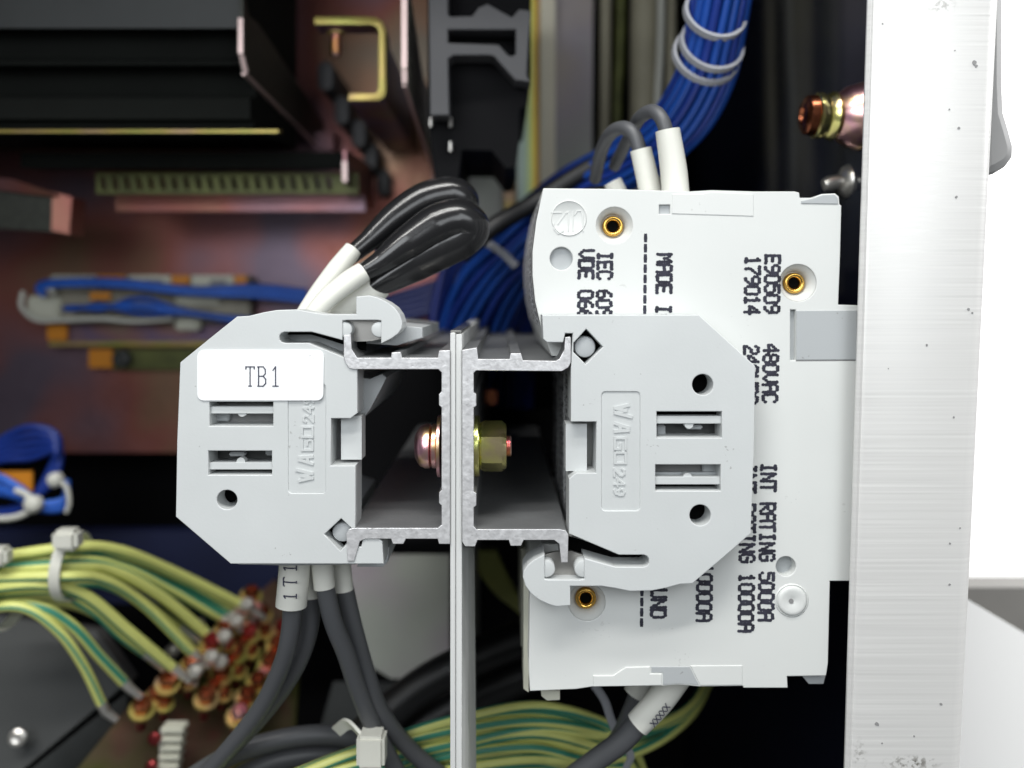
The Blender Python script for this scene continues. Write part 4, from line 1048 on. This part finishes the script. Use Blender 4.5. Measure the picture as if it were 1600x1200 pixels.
# ------------------------------------------------------------------ relay board with orange stickers
rb = thing('relay_board', 'pale relay module with orange stickers on the back panel, left of the TB1 bracket', 'relay module', W(220, 480, -1500))
pbox('base', 75, 430, 390, 505, -1470, 60, M['relay'], rb, 6)
for i, (x0, x1) in enumerate(((78, 150), (198, 266), (298, 365))):
    pbox('socket', x0, 430, x1, 452, -1440, 40, M['cream_plastic'], rb, 5)
    pbox('socket_opening', x0 + 30, 436, x1 - 12, 448, -1436, 6, M['foot_grey'], rb)
for i, (x0, x1) in enumerate(((152, 194), (268, 296), (366, 385))):
    pbox('orange_sticker', x0, 430, x1, 444, -1438, 6, M['orange'], rb)
pbox('orange_sticker', 140, 457, 172, 468, -1438, 6, M['orange'], rb)
for (x0, y0, x1, y1) in ((272, 462, 345, 476), (272, 490, 312, 516), (40, 462, 92, 500)):
    pbox('terminal_shell', x0, y0, x1, y1, -1450, 40, M['cream_plastic'], rb, 8)
tube('frame_bow', [(36, 455, -1430), (34, 480, -1425), (58, 500, -1420), (100, 500, -1420), (160, 498, -1420), (210, 502, -1420), (270, 498, -1420)], 8, M['tie'], rb, 8, seg=10)
tube('frame_bow', [(78, 440, -1420), (74, 448, -1415), (84, 458, -1415)], 9, M['tie'], rb, 8, seg=10)
yb_ = thing('terminal_strip', 'yellow edged strip with orange tags under the relay module', 'terminal strip', W(200, 535, -1500))
pbox('strip', 76, 508, 380, 541, -1500, 36, M['purple_zinc'], yb_)
pbox('yellow_edge', 76, 534, 400, 541, -1480, 18, M['yellow_zinc'], yb_)
pbox('orange_tag', 73, 507, 104, 532, -1478, 14, M['orange'], yb_, 2)
pbox('orange_tag', 138, 546, 175, 575, -1500, 20, M['orange'], yb_, 2)
pbox('lower_strip', 175, 546, 330, 578, -1512, 20, M['olive'], yb_, 2)
lathe('knob', W(190, 561, -1490), (0, 0, 1), [(-20, 0), (-20, 30), (10, 28), (14, 18), (8, 10), (8, 0)], M['dull_dark'], yb_, 20)
gb = 'blue wires looping over the relay module'
random.seed(21)
for i in range(7):
    o_ = i * 5 - 15
    top = i < 4
    pts = ([(70, 462 + o_ * .3, -1400), (60, 452 + o_ * .4, -1400), (90, 445 + o_ * .4, -1395), (190, 446 + o_ * .5, -1390), (300, 458 + o_ * .5, -1390), (400, 462 + o_, -1390), (480, 470 + o_, -1380)] if top else
           [(100, 482, -1400), (120, 478 + o_ * .3, -1395), (160, 486 - o_ * .6, -1390), (220, 478 + (i - 5) * 12, -1385), (290, 484 + o_ * .4, -1390), (380, 495 + o_ * .6, -1390), (480, 500 + o_, -1380)])
    wire(pts, 9, M['wire_relay_blue'] if i % 2 else M['wire_bright_blue'], ['highest', 'second', 'third', 'lowest', 'upper', 'middle', 'bottom'][i] + ' blue wire ' + ('of the straight upper run' if top else 'of the braided lower run') + ' over the relay module', gb, 'blue_wire', 7, seg=8)
# blue wire cluster at the left edge
gl = 'blue wires knotted at the left edge'
for i in range(9):
    a_ = i * .7
    pts = [(-60, 720 + 10 * i, -1150 - 10 * i), (-5, 690 + 8 * i, -1150), (45 + 6 * math.sin(a_), 668 + 12 * i, -1140), (88, 680 + 6 * i, -1140 + 6 * i), (92 - 3 * i, 730, -1130), (70 - 4 * i, 765 + 3 * i, -1120), (20, 795 + 2 * i, -1130), (-60, 800 + 3 * i, -1150)]
    if i > 4: pts = [(-60, 740 + 9 * (i - 5), -1120), (-10, 742 + 9 * (i - 5), -1100), (30, 762 + 5 * (i - 5), -1090), (62, 786 + 3 * (i - 5), -1090), (100, 780 + 4 * (i - 5), -1120), (104, 750, -1150)]
    wire(pts, 11, (M['wire_relay_blue'] if i % 2 else M['wire_bright_blue']) if i > 4 else M['wire_blue'], ['outermost', 'second', 'third', 'fourth', 'innermost', 'upper', 'second', 'third', 'lowest'][i] + (' bright blue strand below the loop at the left edge' if i > 4 else ' navy wire of the loose loop at the left edge'), gl, 'blue_wire', 7, seg=8)
ot = pbox('orange_tag', -40, 737, 50, 768, -1110, 8, M['orange'], None); tag(ot, 'orange tag tucked among the blue wires at the left edge', 'tag')
tt = thing('cable_tie', 'white cable tie on the blue knot, lower of two at the left edge', 'cable tie', W(55, 786, -1060), 'cable ties')
tube('strap', [(25, 766, -1068), (40, 772, -1062), (55, 786, -1062), (40, 802, -1064), (10, 810, -1070), (-40, 808, -1080)], 9, M['tie'], tt, 8, seg=8)
lathe('head', W(56, 786, -1075), (0, 0, 1), [(0, 0), (0, 24), (20, 26), (30, 16), (32, 0)], M['tie'], tt, 12, 50)
tt = thing('cable_tie', 'white cable tie on the blue knot, upper of two at the left edge', 'cable tie', W(90, 748, -1090), 'cable ties')
lathe('head', W(90, 748, -1100), (0, 0, 1), [(0, 0), (0, 20), (20, 22), (30, 14), (32, 0)], M['tie'], tt, 12, 50)
tube('strap', [(90, 750, -1085), (104, 762, -1088), (108, 785, -1090), (104, 800, -1095)], 7, M['tie'], tt, 8, seg=8)

# ------------------------------------------------------------------ blue bundle
gB = 'blue wires in the thick tied bundle above the breakers'
bp = [(1150, -160, -330), (1132, -40, -380), (1118, 50, -430), (1102, 120, -480), (1062, 190, -600), (1000, 240, -740), (920, 290, -860), (840, 360, -960), (780, 430, -1060), (745, 520, -1150), (725, 640, -1200)]
random.seed(9)
hexo = [(0, 0)]
for ring in (1, 2, 3):
    for k in range(6 * ring):
        a_ = 2 * math.pi * k / (6 * ring) + ring * .3
        hexo.append((ring * 1.0 * math.cos(a_), ring * 1.0 * math.sin(a_)))
def bl_label(i, ox, oy):
    if i == 0: return 'blue wire at the very core of the thick tied bundle above the breakers'
    layer = 'inner' if i < 7 else 'middle' if i < 19 else 'outer'
    h = int(round((3 - math.degrees(math.atan2(oy, ox)) / 30) * 2)) % 24
    nm = ['twelve', 'one', 'two', 'three', 'four', 'five', 'six', 'seven', 'eight', 'nine', 'ten', 'eleven'][h // 2]
    return f"blue wire in the bundle's {layer} layer, at {'half past ' + nm if h % 2 else nm + ' on the clock'}"
for i, (ox, oy) in enumerate(hexo[:37]):
    pts = []
    for j, p in enumerate(bp):
        sp_r = [16, 16, 16, 17, 20, 24, 27, 29, 30, 31, 31][j]
        tw = .12 * j
        xx, yy = ox * math.cos(tw) - oy * math.sin(tw), ox * math.sin(tw) + oy * math.cos(tw)
        s_ = (D - p[2]) / D
        pts.append((p[0] + xx * sp_r * 1.15 / s_, p[1] + yy * sp_r * .55 / s_ + (random.uniform(-6, 6) if j > 4 else 0), p[2] + yy * sp_r * .8 + random.uniform(-5, 5)))
    wire(pts, 9.5, M['wire_bright_blue'] if i % 3 else M['wire_blue'], bl_label(i, ox, oy), gB, 'blue_wire', 6, seg=8)
for (px, py, z, r, ry, lab) in ((1117, 22, -400, 60, 1, 'upper grey cable tie ring on the blue bundle'), (1112, 70, -430, 63, 1, 'middle grey cable tie ring on the blue bundle'), (1103, 88, -450, 67, 1, 'lowest grey cable tie ring on the blue bundle')):
    tie_ring('cable_tie', W(px, py, z), (.14, .42, .90), r * .98, lab, 'cable ties', 'tie_grey', 7, 7)
# vertical navy wires left of the breakers and a dark cable above them
gN = 'navy wires behind the gap between rail and breakers'
for i in range(16):
    x = 678 + i * 10.5
    zz = -1125 - (i % 4) * 24
    pts = [(x + 40, 350 + 4 * i % 17, zz + 20), (x + 18 + random.uniform(-6, 6), 420, zz + 5), (x + random.uniform(-6, 6), 500, zz), (x - 8, 600, zz), (x - 10, 760, zz)]
    wire(pts, 15, M['wire_blue'] if i % 3 else M['wire_navy'], ['first', 'second', 'third', 'fourth', 'fifth', 'sixth', 'seventh', 'eighth', 'ninth', 'tenth', 'eleventh', 'twelfth', 'thirteenth', 'fourteenth', 'fifteenth', 'sixteenth'][i] + ' upright blue wire from the left in the curtain behind the rails', gN, 'blue_wire', 7, seg=8)
for i in range(5):
    wire([(420, 520 + i * 9, -1280), (520, 500 + i * 7, -1260), (600, 470 + i * 8, -1240), (690, 440 + i * 10, -1230), (760, 400 + i * 8, -1220)], 14, M['wire_navy'], ['top', 'second', 'third', 'fourth', 'bottom'][i] + ' navy wire running sideways behind the looped cables', 'navy wires running sideways', 'blue_wire', 7, seg=8)
wire([(720, 400, -700), (770, 355, -720), (830, 320, -760), (900, 275, -780), (960, 240, -790)], 23, M['wire_dark'], 'black cable along the top of the blue bundle, right of the looped cables', None, 'cable', seg=16)
o = tube('cable_tie', [(742, 378, -800), (760, 380, -790), (785, 395, -790), (806, 416, -800)], 10, M['tie_grey'], None, 8, seg=8, flat=.5); tag(o, 'grey tie strap across the blue wires right of the looped cables', 'cable tie')
# small pink lug and lower right loops
o = pbox('pink_lug', 760, 610, 776, 632, -1040, 20, M['copper'], None, 2); tag(o, 'small pinkish metal lug seen through the right rail channel', 'lug')
for i in range(4):
    wire([(745 + 8 * i, 860, -900), (760 + 9 * i, 900, -900), (800 + 6 * i, 940 + 5 * i, -920), (850, 950 + 8 * i, -960)], 13, [M['wire_yellow'], M['wire_green']], ['first', 'second', 'third', 'fourth'][i] + ' shaded striped wire in the dark gap right of the plate', 'shaded striped wires right of the plate', 'earth_wire', 7, seg=8, stripe=(2, 3))

# fittings on the dark side wall
cg = thing('cable_gland', 'shiny gold and pink hex fitting on the dark side wall beside the post', 'fitting', (700, Yat(180, -330), -330))
gx, gy, gz = 700, Yat(182, -330), -330
lathe('flange', (gx, gy, gz), (-1, .03, 0), [(0, 0), (0, 66), (30, 56), (46, 42), (46, 0)], M['pink_zinc'], cg, 40, 30)
lathe('collar', (gx - 47, gy, gz), (-1, .03, 0), [(0, 0), (0, 44), (8, 48), (16, 44), (20, 40), (30, 45), (40, 44), (44, 38), (44, 0)], M['green_zinc'], cg, 40, 40)
lathe('tip', (gx - 91, gy + 2, gz), (-1, .03, 0), [(0, 0), (0, 40), (14, 38), (20, 30), (22, 16), (16, 12), (16, 0)], M['copper'], cg, 40, 40)
wn = thing('lock_nut', 'small grey nut with a ring on the dark side wall under the gold fitting', 'nut', (700, Yat(285, -390), -390))
gy, gz = Yat(283, -390), -390
lathe('nut', (700, gy, gz), (-1, 0, 0), [(0, 0), (0, 34), (8, 30), (14, 18), (14, 0)], M['nickel'], wn, 24, 40)
lathe('stud', (686, gy, gz), (-1, -.25, 0), [(0, 0), (0, 14), (24, 16), (34, 12), (36, 0)], M['nickel'], wn, 16, 40)
